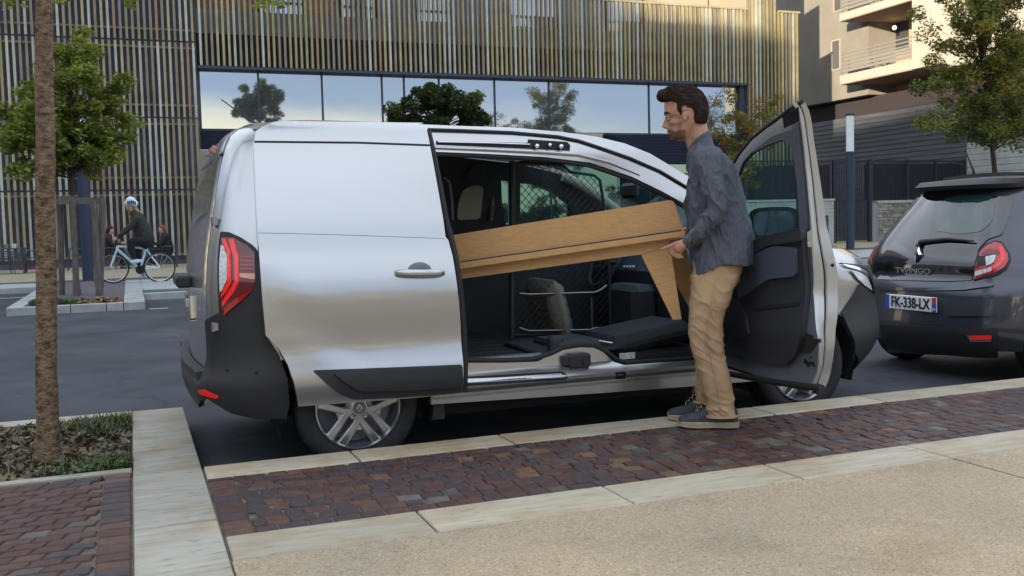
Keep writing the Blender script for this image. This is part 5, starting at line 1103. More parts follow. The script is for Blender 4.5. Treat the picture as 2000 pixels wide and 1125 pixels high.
def volume(name, mb, voxel, m_, par, smooth=4, disp=None, mi=None):
    me = bpy.data.meshes.new(name); me.from_pydata(P4(mb.v), [], mb.f); o = bpy.data.objects.new(name, me); COL.objects.link(o)
    r = o.modifiers.new('r', 'REMESH'); r.mode = 'VOXEL'; r.voxel_size = voxel
    if smooth: s_ = o.modifiers.new('s', 'SMOOTH'); s_.iterations = smooth; s_.factor = .6
    bpy.context.view_layer.update(); me2 = bpy.data.meshes.new_from_object(o.evaluated_get(DG())); bpy.data.objects.remove(o)
    n = len(me2.vertices); co = np.empty(n*3, np.float32); me2.vertices.foreach_get('co', co); co = co.reshape(-1, 3).astype(float)
    if disp is not None:
        no_ = np.empty(n*3, np.float32); me2.vertices.foreach_get('normal', no_); co = co+no_.reshape(-1, 3)*disp(co)[:, None]; me2.vertices.foreach_set('co', co.ravel().astype(np.float32))
    me2.materials.clear()
    for x in (m_ if isinstance(m_, (list, tuple)) else [m_]): me2.materials.append(MATS[x])
    me2.polygons.foreach_set('use_smooth', [True]*len(me2.polygons))
    if mi is not None:
        k = len(me2.polygons); pc = np.empty(k*3, np.float32); me2.polygons.foreach_get('center', pc); me2.polygons.foreach_set('material_index', mi(pc.reshape(-1, 3)).astype(np.int32))
    me2.name = name; me2.update(); return link(name, me2, par)
def limb(mb, pts, rad, n=12, sub=4, flat=None):              # tapered limb through joints, rounded ends
    P_ = [Vector(p) for p in pts]; path = []; rr = []
    for i in range(len(P_)-1):
        p0 = P_[max(i-1, 0)]; p1 = P_[i]; p2 = P_[i+1]; p3 = P_[min(i+2, len(P_)-1)]
        for k in range(sub):
            t = k/sub; path.append(.5*((2*p1)+(p2-p0)*t+(2*p0-5*p1+4*p2-p3)*t*t+(3*p1-p0-3*p2+p3)*t**3)); u = t*t*(3-2*t); rr.append(rad[i]*(1-u)+rad[i+1]*u)
    path.append(P_[-1]); rr.append(rad[-1]); d0 = (path[0]-path[1]).normalized(); d1 = (path[-1]-path[-2]).normalized()
    path = [path[0]+d0*rr[0]*.8, path[0]+d0*rr[0]*.5]+path+[path[-1]+d1*rr[-1]*.5, path[-1]+d1*rr[-1]*.8]; rr = [rr[0]*.45, rr[0]*.85]+rr+[rr[-1]*.85, rr[-1]*.45]
    return mb.tube(path, rr, n)
def folds(P, k, amp, seed, d=None, sharp=3.2):
    rs = np.random.default_rng(seed); out_ = np.zeros(len(P)); W_ = np.zeros_like(P)
    for i in range(3): W_[:, i] = .35/k*np.sin(P@rs.normal(size=3)*k*.8+rs.uniform(0, 6))*2
    for i in range(4):
        v = rs.normal(size=3); 
        if d is not None: v = v*.45+np.array(d)*1.2*np.sign(v@np.array(d))
        v /= np.linalg.norm(v); s = np.sin((P+W_)@v*k*rs.uniform(.7, 1.5)+rs.uniform(0, 6)); out_ += (1-np.abs(s))**sharp*(.5+.5*np.sin(P@rs.normal(size=3)*k*.35+rs.uniform(0, 6)))
    return out_*amp-amp*.8
# ---- the man
M0 = at(1386, 828, 2, KH); az = YAW+math.atan((1386-1000)/FPX); Wm = np.array([-sin(az), -cos(az), 0.]); Um = np.array([cos(az), -sin(az), 0.])
def mp(px, py, w_=0.): return atp(px, py, M0+Wm*w_, Wm)
PX = np.linalg.norm(M0-CP)*cos(math.atan(0))/FPX*1.0
PXm = float(((M0-CP)@(-Wm)))/FPX/ cos(math.atan((1386-1000)/FPX))*1.0
PXm = np.linalg.norm(mp(1396, 500)-mp(1386, 500))/10
MAN = thing('person', 'man in grey shirt and tan trousers lifting the oak bench into the van', 'person', M0)
def ring(py, f, b, hd_, wc=0., n=28, pw_=2.2, dy=None, fr_=1.):
    out_ = []
    for t_ in np.linspace(0, 2*pi, n+1)[:-1]:
        c, s = cos(t_), sin(t_); cu = np.sign(c)*abs(c)**(2/pw_); su = np.sign(s)*abs(s)**(2/pw_)
        if fr_ != 1 and c < 0: su *= 1-(1-fr_)*abs(c)**1.3
        px = (f+b)/2+(b-f)/2*cu; y_ = py+(dy(cu, su) if dy else 0); out_.append(tuple(mp(px, y_)+Wm*(wc+hd_*su)))
    return out_
def rot_head(rows): return rows
body = MB()
# head: rows (py, face front, back, half width, taper of the face)
hp_ = [(173, 1318, 1350, .030), (176, 1309, 1361, .050), (182, 1302, 1368, .062), (190, 1298.5, 1373, .070), (200, 1297.5, 1376.5, .0745), (210, 1297.5, 1378, .0760), (220, 1297.5, 1378, .0755), (226, 1298, 1377, .0745), (230, 1301, 1376, .073), (236, 1302.5, 1374, .071), (243, 1303.5, 1371, .068), (250, 1304, 1366, .064), (256, 1304.5, 1360, .060), (262, 1306.5, 1356, .056), (267, 1309, 1352, .050), (271, 1312.5, 1348, .042), (274.5, 1319, 1340, .028)]
body.loft([ring(a, b, c, d, pw_=2.25, fr_=.62 if a > 226 else .8) for a, b, c, d in hp_])
def nosering(py, tip, root, hw): return [tuple(mp(root, py)+Wm*hw), tuple(mp(tip+.8, py)+Wm*hw*.45), tuple(mp(tip, py)), tuple(mp(tip+.8, py)-Wm*hw*.45), tuple(mp(root, py)-Wm*hw)]
body.loft([nosering(*q) for q in ((222, 1297.6, 1306, .007), (229, 1298.6, 1308, .007), (235, 1296.6, 1308, .009), (241, 1294.6, 1308, .012), (245.5, 1293.0, 1308, .016), (248.5, 1293.2, 1308, .018), (251, 1297.5, 1308, .016), (252.3, 1302, 1308, .010))])
for py, fx_, hw, rr_ in ((223.5, 1297.6, .030, .0055), (257.2, 1303.0, .019, .0050), (263.0, 1305.2, .017, .0050)):   # brow, lips
    limb(body, [mp(fx_+9*(abs(u)**1.6), py+(1.5*abs(u) if py < 230 else .6*abs(u)))+Wm*hw*u*1.3 for u in (-1, -.6, -.25, .25, .6, 1)], [rr_*.7, rr_, rr_*.8 if py < 230 else rr_, rr_*.8 if py < 230 else rr_, rr_, rr_*.7], 8, 2)
limb(body, [mp(1313, 269), mp(1316, 268)], [.016, .018])
for sg in (1, -1):                                           # cheeks, jaw, ears
    limb(body, [mp(1314, 240)+Wm*.038*sg, mp(1332, 240)+Wm*.052*sg], [.018, .018]); limb(body, [mp(1318, 267)+Wm*.028*sg, mp(1346, 254)+Wm*.046*sg], [.011, .012])
    e0 = []
    for t_ in np.linspace(-.6, pi*1.45, 10): e0.append(mp(1341+7.0*cos(t_), 226.5-10.5*sin(t_))+Wm*(.087+.004*cos(t_))*sg)
    limb(body, e0, [.0042]*10, 6, 2); body.ball(mp(1341, 228)+Wm*.074*sg, .017, 8, sc=(.8, .8, 1.25)); body.ball(mp(1337.5, 238)+Wm*.080*sg, .0075, 6); body.ball(mp(1335, 229)+Wm*.078*sg, .0055, 6)
# neck, trunk, arms, legs under the clothes
limb(body, [mp(1357, 232), mp(1363, 262), mp(1372, 292)], [.056, .056, .058], 16)
limb(body, [mp(1348, 262), mp(1358, 288)], [.036, .042], 12)
def T_rows(k): return [(300, 1356, 1396, .10), (312, 1352, 1416, .15), (325, 1350, 1433, .17), (360, 1352, 1444, .165), (420, 1352, 1455, .15), (480, 1356, 1462, .15), (520, 1358, 1450, .155), (545, 1360, 1444, .15)]
body.loft([ring(a, b, c, d) for a, b, c, d in T_rows(0)])
SH = (1384, 312)
nearA = [mp(1386, 316)+Wm*.155, mp(1393, 362)+Wm*.20, mp(1400, 408)+Wm*.215, mp(1371, 447)+Wm*.19, mp(1343, 472)+Wm*.145]
farA = [mp(1382, 316)-Wm*.155, mp(1384, 365)-Wm*.22, mp(1388, 412)-Wm*.22, mp(1362, 440)-Wm*.19, mp(1338, 458)-Wm*.15]
for A_ in (nearA, farA): limb(body, A_, [.055, .050, .041, .036, .026])
nearL = [mp(1400, 525)+Wm*.08, mp(1380, 640)+Wm*.09, mp(1408, 800)+Wm*.09]; farL = [mp(1400, 525)-Wm*.08, mp(1378, 650)-Wm*.09, mp(1382, 790)-Wm*.09]
for A_ in (nearL, farL): limb(body, A_, [.088, .056, .040])
# near hand on the end of the bench, thumb along its front
hw = .135
limb(body, [mp(1345, 470)+Wm*.14, mp(1334, 478)+Wm*hw, mp(1327, 483)+Wm*hw], [.024, .030, .028], 12)
for pts_, r_ in (([(1338, 470), (1322, 473.5), (1308, 480), (1294, 485.5)], .0098), ([(1324, 480), (1315, 483), (1309, 489), (1314, 494.5)], .0092), ([(1328, 482), (1320, 488), (1315, 495), (1321, 499.5)], .0094), ([(1333, 483), (1326, 490), (1322, 498.5), (1328, 502)], .0090), ([(1338, 483), (1332, 490), (1329.5, 498), (1335, 501)], .0080)):
    wf = hw+.012 if pts_[0][1] == 470 else hw+.004; limb(body, [mp(*q)+Wm*(wf-.004*i) for i, q in enumerate(pts_)], [r_*1.12, r_, r_*.95, r_*.8], 8, 3)
# far hand, fingers over the far top edge
limb(body, [mp(1340, 456)-Wm*.15, mp(1336, 452)-Wm*.06], [.024, .026], 10)
for k in range(4): limb(body, [mp(1337+k, 451+k*2.5)-Wm*.05, mp(1333+k, 448.5+k*2.5)-Wm*.01, mp(1334+k, 451+k*2.5)+Wm*.02], [.0095, .0088, .0075], 8, 3)
zch = mp(1320, 249)[2]; xe = 1333
BODY = volume('body', body, .0042, ['skin'], MAN, 3)
n = len(BODY.data.vertices); co = np.empty(n*3, np.float32); BODY.data.vertices.foreach_get('co', co); co = co.reshape(-1, 3)
d_ = co-CP; z_ = d_@CF; x = 1000+FPX*(d_@CR)/z_; y = 562.5-FPX*(d_@CU)/z_
jaw = smoothstep(0, 7, (x-1299)*.16+(y-247)-np.clip(1318-x, 0, 20)*.10)*smoothstep(0, 6, y-250-np.clip(x-1310, 0, 20)*-.0+np.clip(8-np.abs(x-1318), 0, 8)*-.6)*smoothstep(5, 0, y-270-np.clip(1330-x, 0, 9)*.3)*smoothstep(7, 0, x-1336+np.clip(y-255, 0, 20)*.1)
sbn = .6*smoothstep(8, 1, abs(x-1328))*smoothstep(224, 236, y)*smoothstep(268, 258, y)
lip = smoothstep(1.4, .4, abs(y-259.8))*(x < 1312)
brd = np.clip(np.maximum(jaw, sbn)*.80*(1-lip*.8), 0, 1)*(y < 285)*(x < 1345)
at2 = BODY.data.attributes.new('beard', 'FLOAT', 'POINT'); at2.data.foreach_set('value', brd.astype(np.float32))
# eyes and brows
for sg in (1, -1):
    e_ = mp(1305.4, 232.0)+Wm*.032*sg; MB().ball(e_, .0098, 12).build('eye', 'eye_white', MAN, smooth=3.2); MB().ball(e_-Um*.0045+Wm*(.003*sg), .0062, 10).build('iris', 'eye_dark', MAN, smooth=3.2)
    limb(mb_ := MB(), [e_-Um*.010+Vector((0, 0, .0062))+Vector(Wm*.004*sg), Vector(e_)+Vector((0, 0, .0075))+Vector(Wm*.009*sg), Vector(e_)+Vector(Um*.010)+Vector((0, 0, .002))+Vector(Wm*.008*sg)], [.0040, .0056, .004], 6, 3); limb(mb_, [e_-Um*.009-Vector((0, 0, .008)), Vector(e_)-Vector((0, 0, .0095))+Vector(Wm*.008*sg), Vector(e_)+Vector(Um*.010)-Vector((0, 0, .002))+Vector(Wm*.008*sg)], [.003, .0048, .004], 6, 3); mb_.build('eyelid', 'skin', MAN, smooth=3.2)
    limb(mb_ := MB(), [mp(1298.3, 224.0)+Wm*.010*sg, mp(1299.0, 222.0)+Wm*.026*sg, mp(1303, 221.2)+Wm*.042*sg, mp(1310, 224.2)+Wm*.055*sg], [.0034, .0052, .0048, .002], 6, 3); mb_.build('eyebrow', 'hair_brown', MAN, smooth=3.2)
# hair: a swept back volume with strands on it
hb = MB()
hrows = [(168.5, 1318, 1347, .034), (172, 1303, 1360, .056), (177, 1292, 1368, .068), (183, 1287.5, 1373, .0755), (190, 1287.5, 1377, .0795), (196, 1290, 1379.5, .0815), (200, 1303, 1380.5, .0825), (206, 1312, 1381, .0815), (212, 1321, 1381.5, .0800), (216, 1347, 1381.5, .079), (226, 1350, 1381, .0780), (233, 1350, 1380, .0775), (238, 1352, 1378.5, .0740), (241.5, 1355, 1376.5, .0690)]
hb.loft([ring(a, b, c, d, pw_=2.3) for a, b, c, d in hrows])
for sg in (1, -1): limb(hb, [mp(1328, 208)+Wm*.068*sg, mp(1330, 220)+Wm*.067*sg, mp(1330.5, 230)+Wm*.0635*sg], [.013, .010, .005], 8)
limb(hb, [mp(1294, 192), mp(1290, 189), mp(1292, 182)], [.022, .020, .02], 10)
for sg in (1, -1): limb(hb, [mp(1296, 190)+Wm*.03*sg, mp(1292, 188)+Wm*.028*sg], [.02, .018], 10)
def hdisp(P):
    q = (P-np.array(mp(1340, 205)))@np.stack([Um, Wm, Zv], 1); ang = np.arctan2(q[:, 2], q[:, 0]); 
    return .0016*np.sin(q[:, 1]*420+3*np.sin(ang*3))+.0012*np.sin(q[:, 1]*900+q[:, 2]*160+5*np.sin(ang*2))+.002*np.sin(q[:, 0]*70+q[:, 1]*50)
HA = volume('hair', hb, .0035, 'hair_brown', MAN, 4, hdisp)
co = np.empty(len(HA.data.vertices)*3, np.float32); HA.data.vertices.foreach_get('co', co); co = co.reshape(-1, 3); no_ = np.empty_like(co).ravel(); HA.data.vertices.foreach_get('normal', no_); no_ = no_.reshape(-1, 3)
rs = np.random.default_rng(9); pick = rs.choice(len(co), 900, replace=False); sb = MB()
from mathutils.kdtree import KDTree
kd = KDTree(len(co)); [kd.insert(Vector(c), i) for i, c in enumerate(co)]; kd.balance()
for i in pick:
    p = Vector(co[i]); path = []; L_ = rs.uniform(.02, .05); jx, jw = rs.normal(0, .18), rs.normal(0, .12)
    for s_ in range(5):
        _, j, _ = kd.find(p); n_ = Vector(no_[j]); pxp = (p-Vector(mp(1340, 205))).dot(Vector(Um)); hz = (p-Vector(mp(1340, 205))).z
        flow = Vector(Um)*(1+jx)+Vector(Wm)*jw+Vector((0, 0, .5 if pxp < -.06 and hz > 0 else (-.9 if pxp > .05 else (-.35 if hz < .03 else .0)))); flow -= n_*flow.dot(n_)
        if flow.length < 1e-3: break
        path.append(Vector(co[j])+n_*.0022); p = Vector(co[j])+flow.normalized()*L_/4
    if len(path) > 2: sb.tube(path, [.0016*(1-k_/len(path)*.7) for k_ in range(len(path))], 4, caps=False)
stuff(sb.build('hair_strands', 'hair_brown', HA, smooth=3.2))
# shirt
sh = MB(); OV = .0
srows = [(280, 1352, 1386, .068), (285, 1349, 1392, .095), (291, 1347, 1401, .130), (298, 1343, 1413, .165), (307, 1341, 1426, .192), (325, 1340, 1441, .200), (350, 1341, 1451, .190), (385, 1341, 1460, .180), (420, 1340, 1467, .176), (455, 1341, 1474, .176), (490, 1343, 1478, .180), (508, 1345, 1479, .184)]
sh.loft([ring(a, b, c, d, pw_=2.35) for a, b, c, d in srows]+[ring(520, 1347, 1478, .186, pw_=2.3, dy=lambda c, s: 24*max(0, -c)**.8*(1 if True else 0)-5*(1-abs(c))+2*c)])
limb(sh, nearA[:4]+[mp(1347, 469)+Wm*.150], [.083, .074, .066, .052, .036], 18, 5)
limb(sh, farA[:4]+[mp(1344, 454)-Wm*.155], [.083, .070, .060, .048, .036], 16, 5)
nrm = lambda v: np.array(v)/np.linalg.norm(v)
el = np.array(nearA[2]); wr = np.array(nearA[4]); shd = np.array(nearA[0])
def sdisp(P):
    q = (P-M0)@np.stack([Um, Wm, Zv], 1); base = folds(P, 15, .010, 3, nrm(Um*.5+Zv*.9-Wm*.3)); dE = np.linalg.norm(P-el, axis=1); aE = np.exp(-(dE/.13)**2)
    arm = (q[:, 1] > .13)
    fE = folds(P, 34, .018, 5, nrm(Um*.75+Zv*.65)); dW = np.exp(-(np.linalg.norm(P-wr, axis=1)/.12)**2); fW = folds(P, 50, .010, 7, nrm(Um*-.8+Zv*.6))
    arp = np.exp(-(np.linalg.norm(P-(shd+Um*.07-Zv*.10), axis=1)/.12)**2); fA = folds(P, 30, .018, 8, nrm(Um*.9+Zv*.25))
    bk = folds(P, 11, .013, 12, nrm(Um*.9-Zv*.15))
    return base+bk*(~arm)+fE*aE+fW*dW+fA*arp
volume('shirt', sh, .0068, 'shirt_cloth', MAN, 3, sdisp)
cl = MB()
for k, (r0_, r1_) in enumerate(((.0, 1.),)):
    ra = ring(292, 1343, 1397, .080); rb = ring(262, 1349, 1385.5, .062, dy=lambda c, s: 16*max(0, -c)-12*max(0, c)*.9+4)
    mid = [tuple(Vector(a)*.5+Vector(b)*.5+Vector((0, 0, .004))) for a, b in zip(ra, rb)]; ro_ = [tuple(Vector(p)+(Vector(p)-Vector(mp(1367, 285))).normalized()*.012-Vector((0, 0, .022))) for p in rb]
    cl.loft([ra, mid, rb, [tuple(Vector(p)+Vector((0, 0, -.001))+(Vector(p)-Vector(mp(1367, 270))).normalized()*.005) for p in rb], ro_], False)
cl.build('collar', 'shirt_cloth', MAN, smooth=1.2)
MB().tube([Vector(wr)+Vector(Um*.030)+Vector((0, 0, .018)), Vector(wr)+Vector(Um*.012)+Vector((0, 0, .007)), Vector(wr)-Vector(Um*.006)-Vector((0, 0, .004))], [.0365, .0355, .0345], 18).build('cuff', 'shirt_cloth', MAN, smooth=1)
def seam(nm, pts, par, m_, r=.0016): return MB().tube([Vector(p) for p in pts], r, 5, caps=False).build(nm, m_, par, smooth=3)
# trousers
tr = MB()
tr.loft([ring(a, b, c, d, pw_=2.4) for a, b, c, d in ((500, 1352, 1458, .150), (515, 1350, 1456, .165), (530, 1349, 1452, .170), (548, 1348, 1446, .165), (562, 1348, 1438, .13))])
nl = [(535, 1349, 1448, .085, .085), (560, 1347, 1437, .085, .09), (585, 1345, 1427, .084, .092), (610, 1343, 1418, .081, .094), (640, 1342.5, 1414, .076, .095), (668, 1346, 1416, .073, .095), (700, 1356, 1420, .070, .095), (730, 1365, 1427, .069, .095), (760, 1372, 1433, .068, .095), (785, 1376, 1437, .067, .095), (805, 1377, 1440, .068, .095)]
fl_ = [(535, 1349, 1446, .085, -.085), (580, 1347, 1428, .083, -.09), (620, 1345, 1414, .078, -.092), (660, 1347, 1410, .072, -.093), (700, 1354, 1408, .068, -.094), (740, 1357, 1408, .065, -.095), (770, 1356, 1408, .063, -.095), (790, 1353.5, 1406, .062, -.095)]
for L_ in (nl, fl_): tr.loft([ring(a, b, c, d, w_, pw_=2.3) for a, b, c, d, w_ in L_])
kn = np.array(mp(1400, 655)+Wm*.1); hp2 = np.array(mp(1380, 560)+Wm*.12); an_ = np.array(mp(1405, 790)+Wm*.1)
def tdisp(P):
    K_ = np.exp(-(np.linalg.norm((P-kn)*np.array([1, 1, .8]), axis=1)/.16)**2); A_ = np.exp(-((P[:, 2]-an_[2])/.09)**2); H_ = np.exp(-((P[:, 2]-hp2[2])/.14)**2)
    return folds(P, 13, .005, 21, nrm(Um*.8+Zv*.5))+folds(P, 30, .010, 22, nrm(Um*.55+Zv*.8))*K_+folds(P, 42, .009, 23, nrm(Um*.3+Zv*.9))*A_+folds(P, 26, .007, 24, nrm(Um*-.5+Zv*.8))*H_
TRO = volume('trousers', tr, .0062, 'tan_cloth', MAN, 3, tdisp)
for L_, w_ in ((nl, .095), (fl_, -.095)):
    a, b, c, d = L_[-1][:4]; r1 = ring(a-4, b-.6, c+.6, d+.003, w_, pw_=2.3); r2 = ring(a+1.2, b-.8, c+.8, d+.004, w_, pw_=2.3); MB().loft([r1, r2, ring(a+1.2, b+2, c-2, d-.005, w_, pw_=2.3)], False).build('trouser_hem', 'tan_cloth', TRO, smooth=1)
seam('side_seam', [mp(px, py)+Wm*w_ for px, py, w_ in ((1398, 540, .182), (1392, 580, .186), (1383, 620, .180), (1381, 660, .173), (1390, 700, .170), (1399, 740, .169), (1406, 780, .167), (1409, 800, .168))], TRO, 'tan_cloth', .0022)
# boots
def boot(px_toe, px_heel, w_, ztopy):
    t_ = mp(px_toe, 830)+Wm*w_; h_ = mp(px_heel, 830)+Wm*w_; t_ = Vector((t_[0], t_[1], KH)); h_ = Vector((h_[0], h_[1], KH)); L_ = (h_-t_).length; d = (h_-t_).normalized(); s_ = Vector((-d.y, d.x, 0))
    def out2(g, z, z2=None):                                  # sole outline grown by g
        o_ = []
        for t in np.linspace(0, 2*pi, 33)[:-1]:
            u = .5-.5*cos(t); wv = (.047+.010*math.exp(-((u-.28)/.2)**2)-.010*math.exp(-((u-.62)/.14)**2)); q = abs(sin(t))**.55*wv+g; o_.append(tuple(t_+d*(u*(L_+2*g)-g)+s_*(q if sin(t) >= 0 else -q)+Vector((0, 0, z+(.010*max(0, 1-u/.22)**2)))))
        return o_
    S_ = MB().loft([out2(-.004, .004), out2(0, .006), out2(0, .018), out2(-.002, .020), out2(.001, .022), out2(.001, .034), out2(-.006, .036)]).build('boot', 'sole', MAN, smooth=.5)
    hd = MB()
    for k in range(9):
        c_ = t_+d*L_*(.04+k*.055 if k < 8 else .9)
    up_ = MB(); prof = [(0.015, .050, .030, .005), (.06, .062, .040, .0), (.16, .072, .045, 0), (.28, .080, .046, 0), (.38, .096, .044, 0), (.48, .118, .041, 0), (.58, .138, .039, 0), (.68, .150, .038, 0), (.80, .145, .037, 0), (.92, .115, .034, 0), (.985, .095, .022, 0)]
    rings = []
    for u, hz, hw_, _ in prof:
        c_ = t_+d*(u*L_); n = 14; rg = []
        for k in range(n+1):
            a = pi*k/n; rg.append(tuple(c_+s_*(-cos(a)*hw_*(1 if sin(a) < .6 else .9))+Vector((0, 0, .034+(hz-.034)*sin(a)**.6))))
        rings.append(rg+[tuple(c_+s_*hw_*.5+Vector((0, 0, .032))), tuple(c_-s_*hw_*.5+Vector((0, 0, .032)))])
    up_.loft(rings); volume('boot_upper', up_, .004, 'shoe_leather', S_, 3, lambda P: folds(P, 40, .0016, 31))
    for k in range(5):
        u = .33+k*.058; z = .096+.017*k+.012; c_ = t_+d*(u*L_); MB().tube([c_+s_*.026+Vector((0, 0, z-.012)), c_+s_*.01+d*.004+Vector((0, 0, z+.001)), c_-s_*.01+d*.006+Vector((0, 0, z+.001)), c_-s_*.026+Vector((0, 0, z-.012))], .0026, 6).build('lace', 'lace', S_, smooth=1)
        for sg in (1, -1): MB().ball(c_+s_*.028*sg+Vector((0, 0, z-.013)), .0038, 6).build('eyelet', 'chrome', S_, smooth=3)
    for sg in (1, -1): MB().tube([c_+s_*.010*sg+Vector((0, 0, z)), c_+s_*.035*sg-d*.02+Vector((0, 0, z+.008)), c_+s_*.044*sg-d*.035+Vector((0, 0, z-.02)), c_+s_*.030*sg-d*.015+Vector((0, 0, z-.012))], .0024, 6).build('lace_bow', 'lace', S_, smooth=1)
    MB().tube([t_+d*(u*L_)+s_*(-.0470)*k+Vector((0, 0, z)) for u, z, k in ((.50, .055, .93), (.52, .085, .86), (.60, .100, .82), (.75, .105, .80), (.90, .105, .70))], .0012, 5).build('stitching', 'sole', S_)
boot(1324, 1443, .09, 803); boot(1303, 1414, -.09, 790)
# ------------------------------------------------------------------ the dark hatchback parked in front of the van
mat('grey_blue_paint', (.060, .066, .084), .28, metal=.55, coat=.8); mat('gloss_black', (.006, .007, .010), .05, coat=1., spec=.8); mat('green_glass', (.012, .045, .038), .04, coat=1., spec=.8)
mat('plate_white', (.72, .74, .76), .4); mat('plate_blue', (.03, .08, .45), .4); mat('plate_red', (.55, .04, .05), .4)
xh = curve([(.16, 4.52), (.24, 4.46), (.36, 4.42), (.46, 4.43), (.60, 4.455), (.68, 4.47), (.72, 4.50), (.85, 4.53), (.95, 4.57), (1.1, 4.66), (1.25, 4.76), (1.38, 4.86), (1.44, 4.95), (1.48, 5.2), (1.495, 5.4)])
yh = curve([(.14, .22), (.24, .14), (.36, .09), (.50, .075), (.70, .075), (.85, .10), (.95, .135), (1.1, .20), (1.25, .275), (1.38, .345), (1.44, .40), (1.48, .46), (1.495, .50)])
HC, HRA, HRB, HRL = .905, .42, .34, .55
def hb_(s, z, off=0.):
    x0, y0 = xh(z), yh(z)
    if s >= 0: x, y, nx, ny = x0+HRA+s, y0-.02*math.exp(-(((sqrt((x0+HRA+s-5.03)**2+(z-.3)**2))-.37)/.06)**2)*(z < .85), 0, -1
    elif s > -HRL:
        th = -s/HRL*pi/2; sn, cs = sin(th), cos(th); x = x0+HRA-HRA*sn; y = y0+HRB*(1-cs); nx, ny = -sn, -cs
    else:
        d = -s-HRL; W_ = 2*(HC-y0-HRB); t = d/W_ if W_ > 0 else 0
        if t <= 1: x = x0-.045*sin(t*pi); y = y0+HRB+d; nx, ny = -1, 0
        else:
            th = min(1.6, (d-W_)/HRL*pi/2); sn, cs = sin(th), cos(th); x = x0+HRA-HRA*cs; y = 2*HC-y0-HRB+HRB*sn; nx, ny = -cs, sn
    return (x+nx*off, y+ny*off, z)
HB = thing('parked_car', 'small dark blue grey hatchback with a black glass tailgate parked ahead of the van', 'car', (6, HC, 0))
ho = lambda o: (lambda s, z: hb_(s, z, o))
gh = (-.8, .9)
def hp(name, pts, m_, o, par=None, st=.03, r_=.01, th=.008): return panel(name, ho(o), rounded(pxs(ho(o), pts, gh), r_), m_, par or HB, step=st, th=th)
TOTAL = lambda z: -(HRL*2+2*(HC-yh(z)-HRB))
wa = [(5.03+cos(a)*.33, .30+sin(a)*.33) for a in np.linspace(0, pi, 20)]
low_out = [(-2.75, .22), (xs_ if False else -.05, .22)]
side_w = [(x-xh(z)-HRA, z) for x, z in wa[::-1] if z > .30]
panel('body', hb_, [(-2.2, .24), (5.03-.33-xh(.3)-HRA, .24), (5.03-.33-xh(.3)-HRA, .30)]+side_w+[(5.03+.33-xh(.3)-HRA, .24), (2.6, .24), (2.6, .93), (.35, .95), (.05, 1.15), (-.05, 1.38), (-.02, 1.494), (-2.0, 1.494)], 'grey_blue_paint', HB, step=.05, th=.02)
panel('side_window', ho(.004), rounded([(.16, .97), (1.5, .97), (1.3, 1.36), (.24, 1.36)], .05), 'gloss_black', HB, step=.05, th=.006)
panel('roof', lambda x, y: (x, y, 1.49+.022*(1-abs((y-HC)/.45)**2)-.06*max(0, x-6.2)**1.5), [(5.12, .50), (7.0, .50), (7.0, 2*HC-.50), (5.12, 2*HC-.50)], 'grey_blue_paint', HB, step=.1, th=.03)
MB().box(4.9, 7.4, .3, 2*HC-.3, .25, .95).box(5.1, 6.9, .45, 2*HC-.45, .95, 1.42).box(6.9, 7.9, .2, 2*HC-.2, .3, .85, bev=.08).build('inner_body', 'interior_dark', HB)
hatch = [(1700, 504), (1712, 478), (1740, 440), (1786, 392), (1820, 385), (1900, 382), (1984, 384), (1968, 430), (1957, 458), (1930, 466), (1912, 485), (1903, 515), (1898, 547), (1850, 549), (1712, 545), (1702, 530)]
hp('tailgate', hatch, 'gloss_black', .010, th=.012, r_=.02)
hp('rear_window', [(1826, 450), (1828, 410), (1850, 385), (1932, 379), (1944, 392), (1938, 432), (1916, 452), (1870, 457)], 'green_glass', .014, th=.003, r_=.03)
# spoiler
sp0 = pxs(ho(0), [(1778, 400), (1990, 392)], (-1., 1.35)); s0, s1 = -1.36, -.12
rg = []
for s in np.linspace(s0, s1, 16):
    b = Vector(hb_(s, 1.40)); t = Vector(hb_(s, 1.47)); u = (s-s0)/(s1-s0); e = .15*(sin(pi*min(1, max(0, u)))**.35)+.02; b2 = Vector((b.x-e+.03, b.y, 1.385)); b3 = Vector((b.x-e, b.y, 1.415)); rg.append([tuple(b), tuple(b2), tuple(b3), tuple(Vector((b.x-e*.6, b.y, 1.455))), (t.x+.15, t.y, 1.49)])
MB().loft(rg).build('spoiler', 'black_plastic', HB, smooth=.6)
TB_ = hp('tail_light', [(1910, 492), (1922, 478), (1943, 469), (1958, 472), (1972, 494), (1975, 508), (1968, 524), (1948, 537), (1899, 548), (1903, 515)], 'black_plastic', .014, th=.014)
def tl2(pts, m_, o, nm='lens'): return panel(nm, ho(o), rounded(pxs(ho(o), pts, gh), .006), m_, TB_, step=.02, th=.005)
tl2([(1914, 491), (1925, 480), (1943, 472), (1957, 476), (1968, 495), (1970, 507), (1962, 521), (1945, 532), (1901, 545), (1904, 524)], 'red_lens', .019)
tl2([(1915, 497), (1928, 485), (1951, 488), (1953, 496)], 'dark_red_lens', .023); tl2([(1910, 500), (1944, 498), (1940, 515), (1907, 521)], 'black_plastic', .023, 'lamp_bowl'); tl2([(1924, 501), (1945, 497), (1940, 513), (1926, 519)], 'clear_lens', .026); tl2([(1904, 530), (1938, 521), (1936, 529), (1903, 540)], 'clear_lens', .024)
tl2([(1951, 480), (1958, 482), (1963, 497), (1962, 508), (1953, 518), (1940, 526), (1935, 523), (1950, 512), (1955, 500)], 'red_glow', .024)
hp('tail_light', [(1690, 510), (1688, 498), (1700, 482), (1712, 474), (1713, 478), (1702, 500), (1700, 518)], 'red_lens', .016, th=.012)
MB().tube([ho(.03)(*inv(ho(.03), px, py, gh)) for px, py in ((1793, 482), (1798, 472), (1850, 467), (1902, 471))], [.020, .018, .013, .006], 8).build('rear_wiper', 'black_plastic', HB, smooth=1)
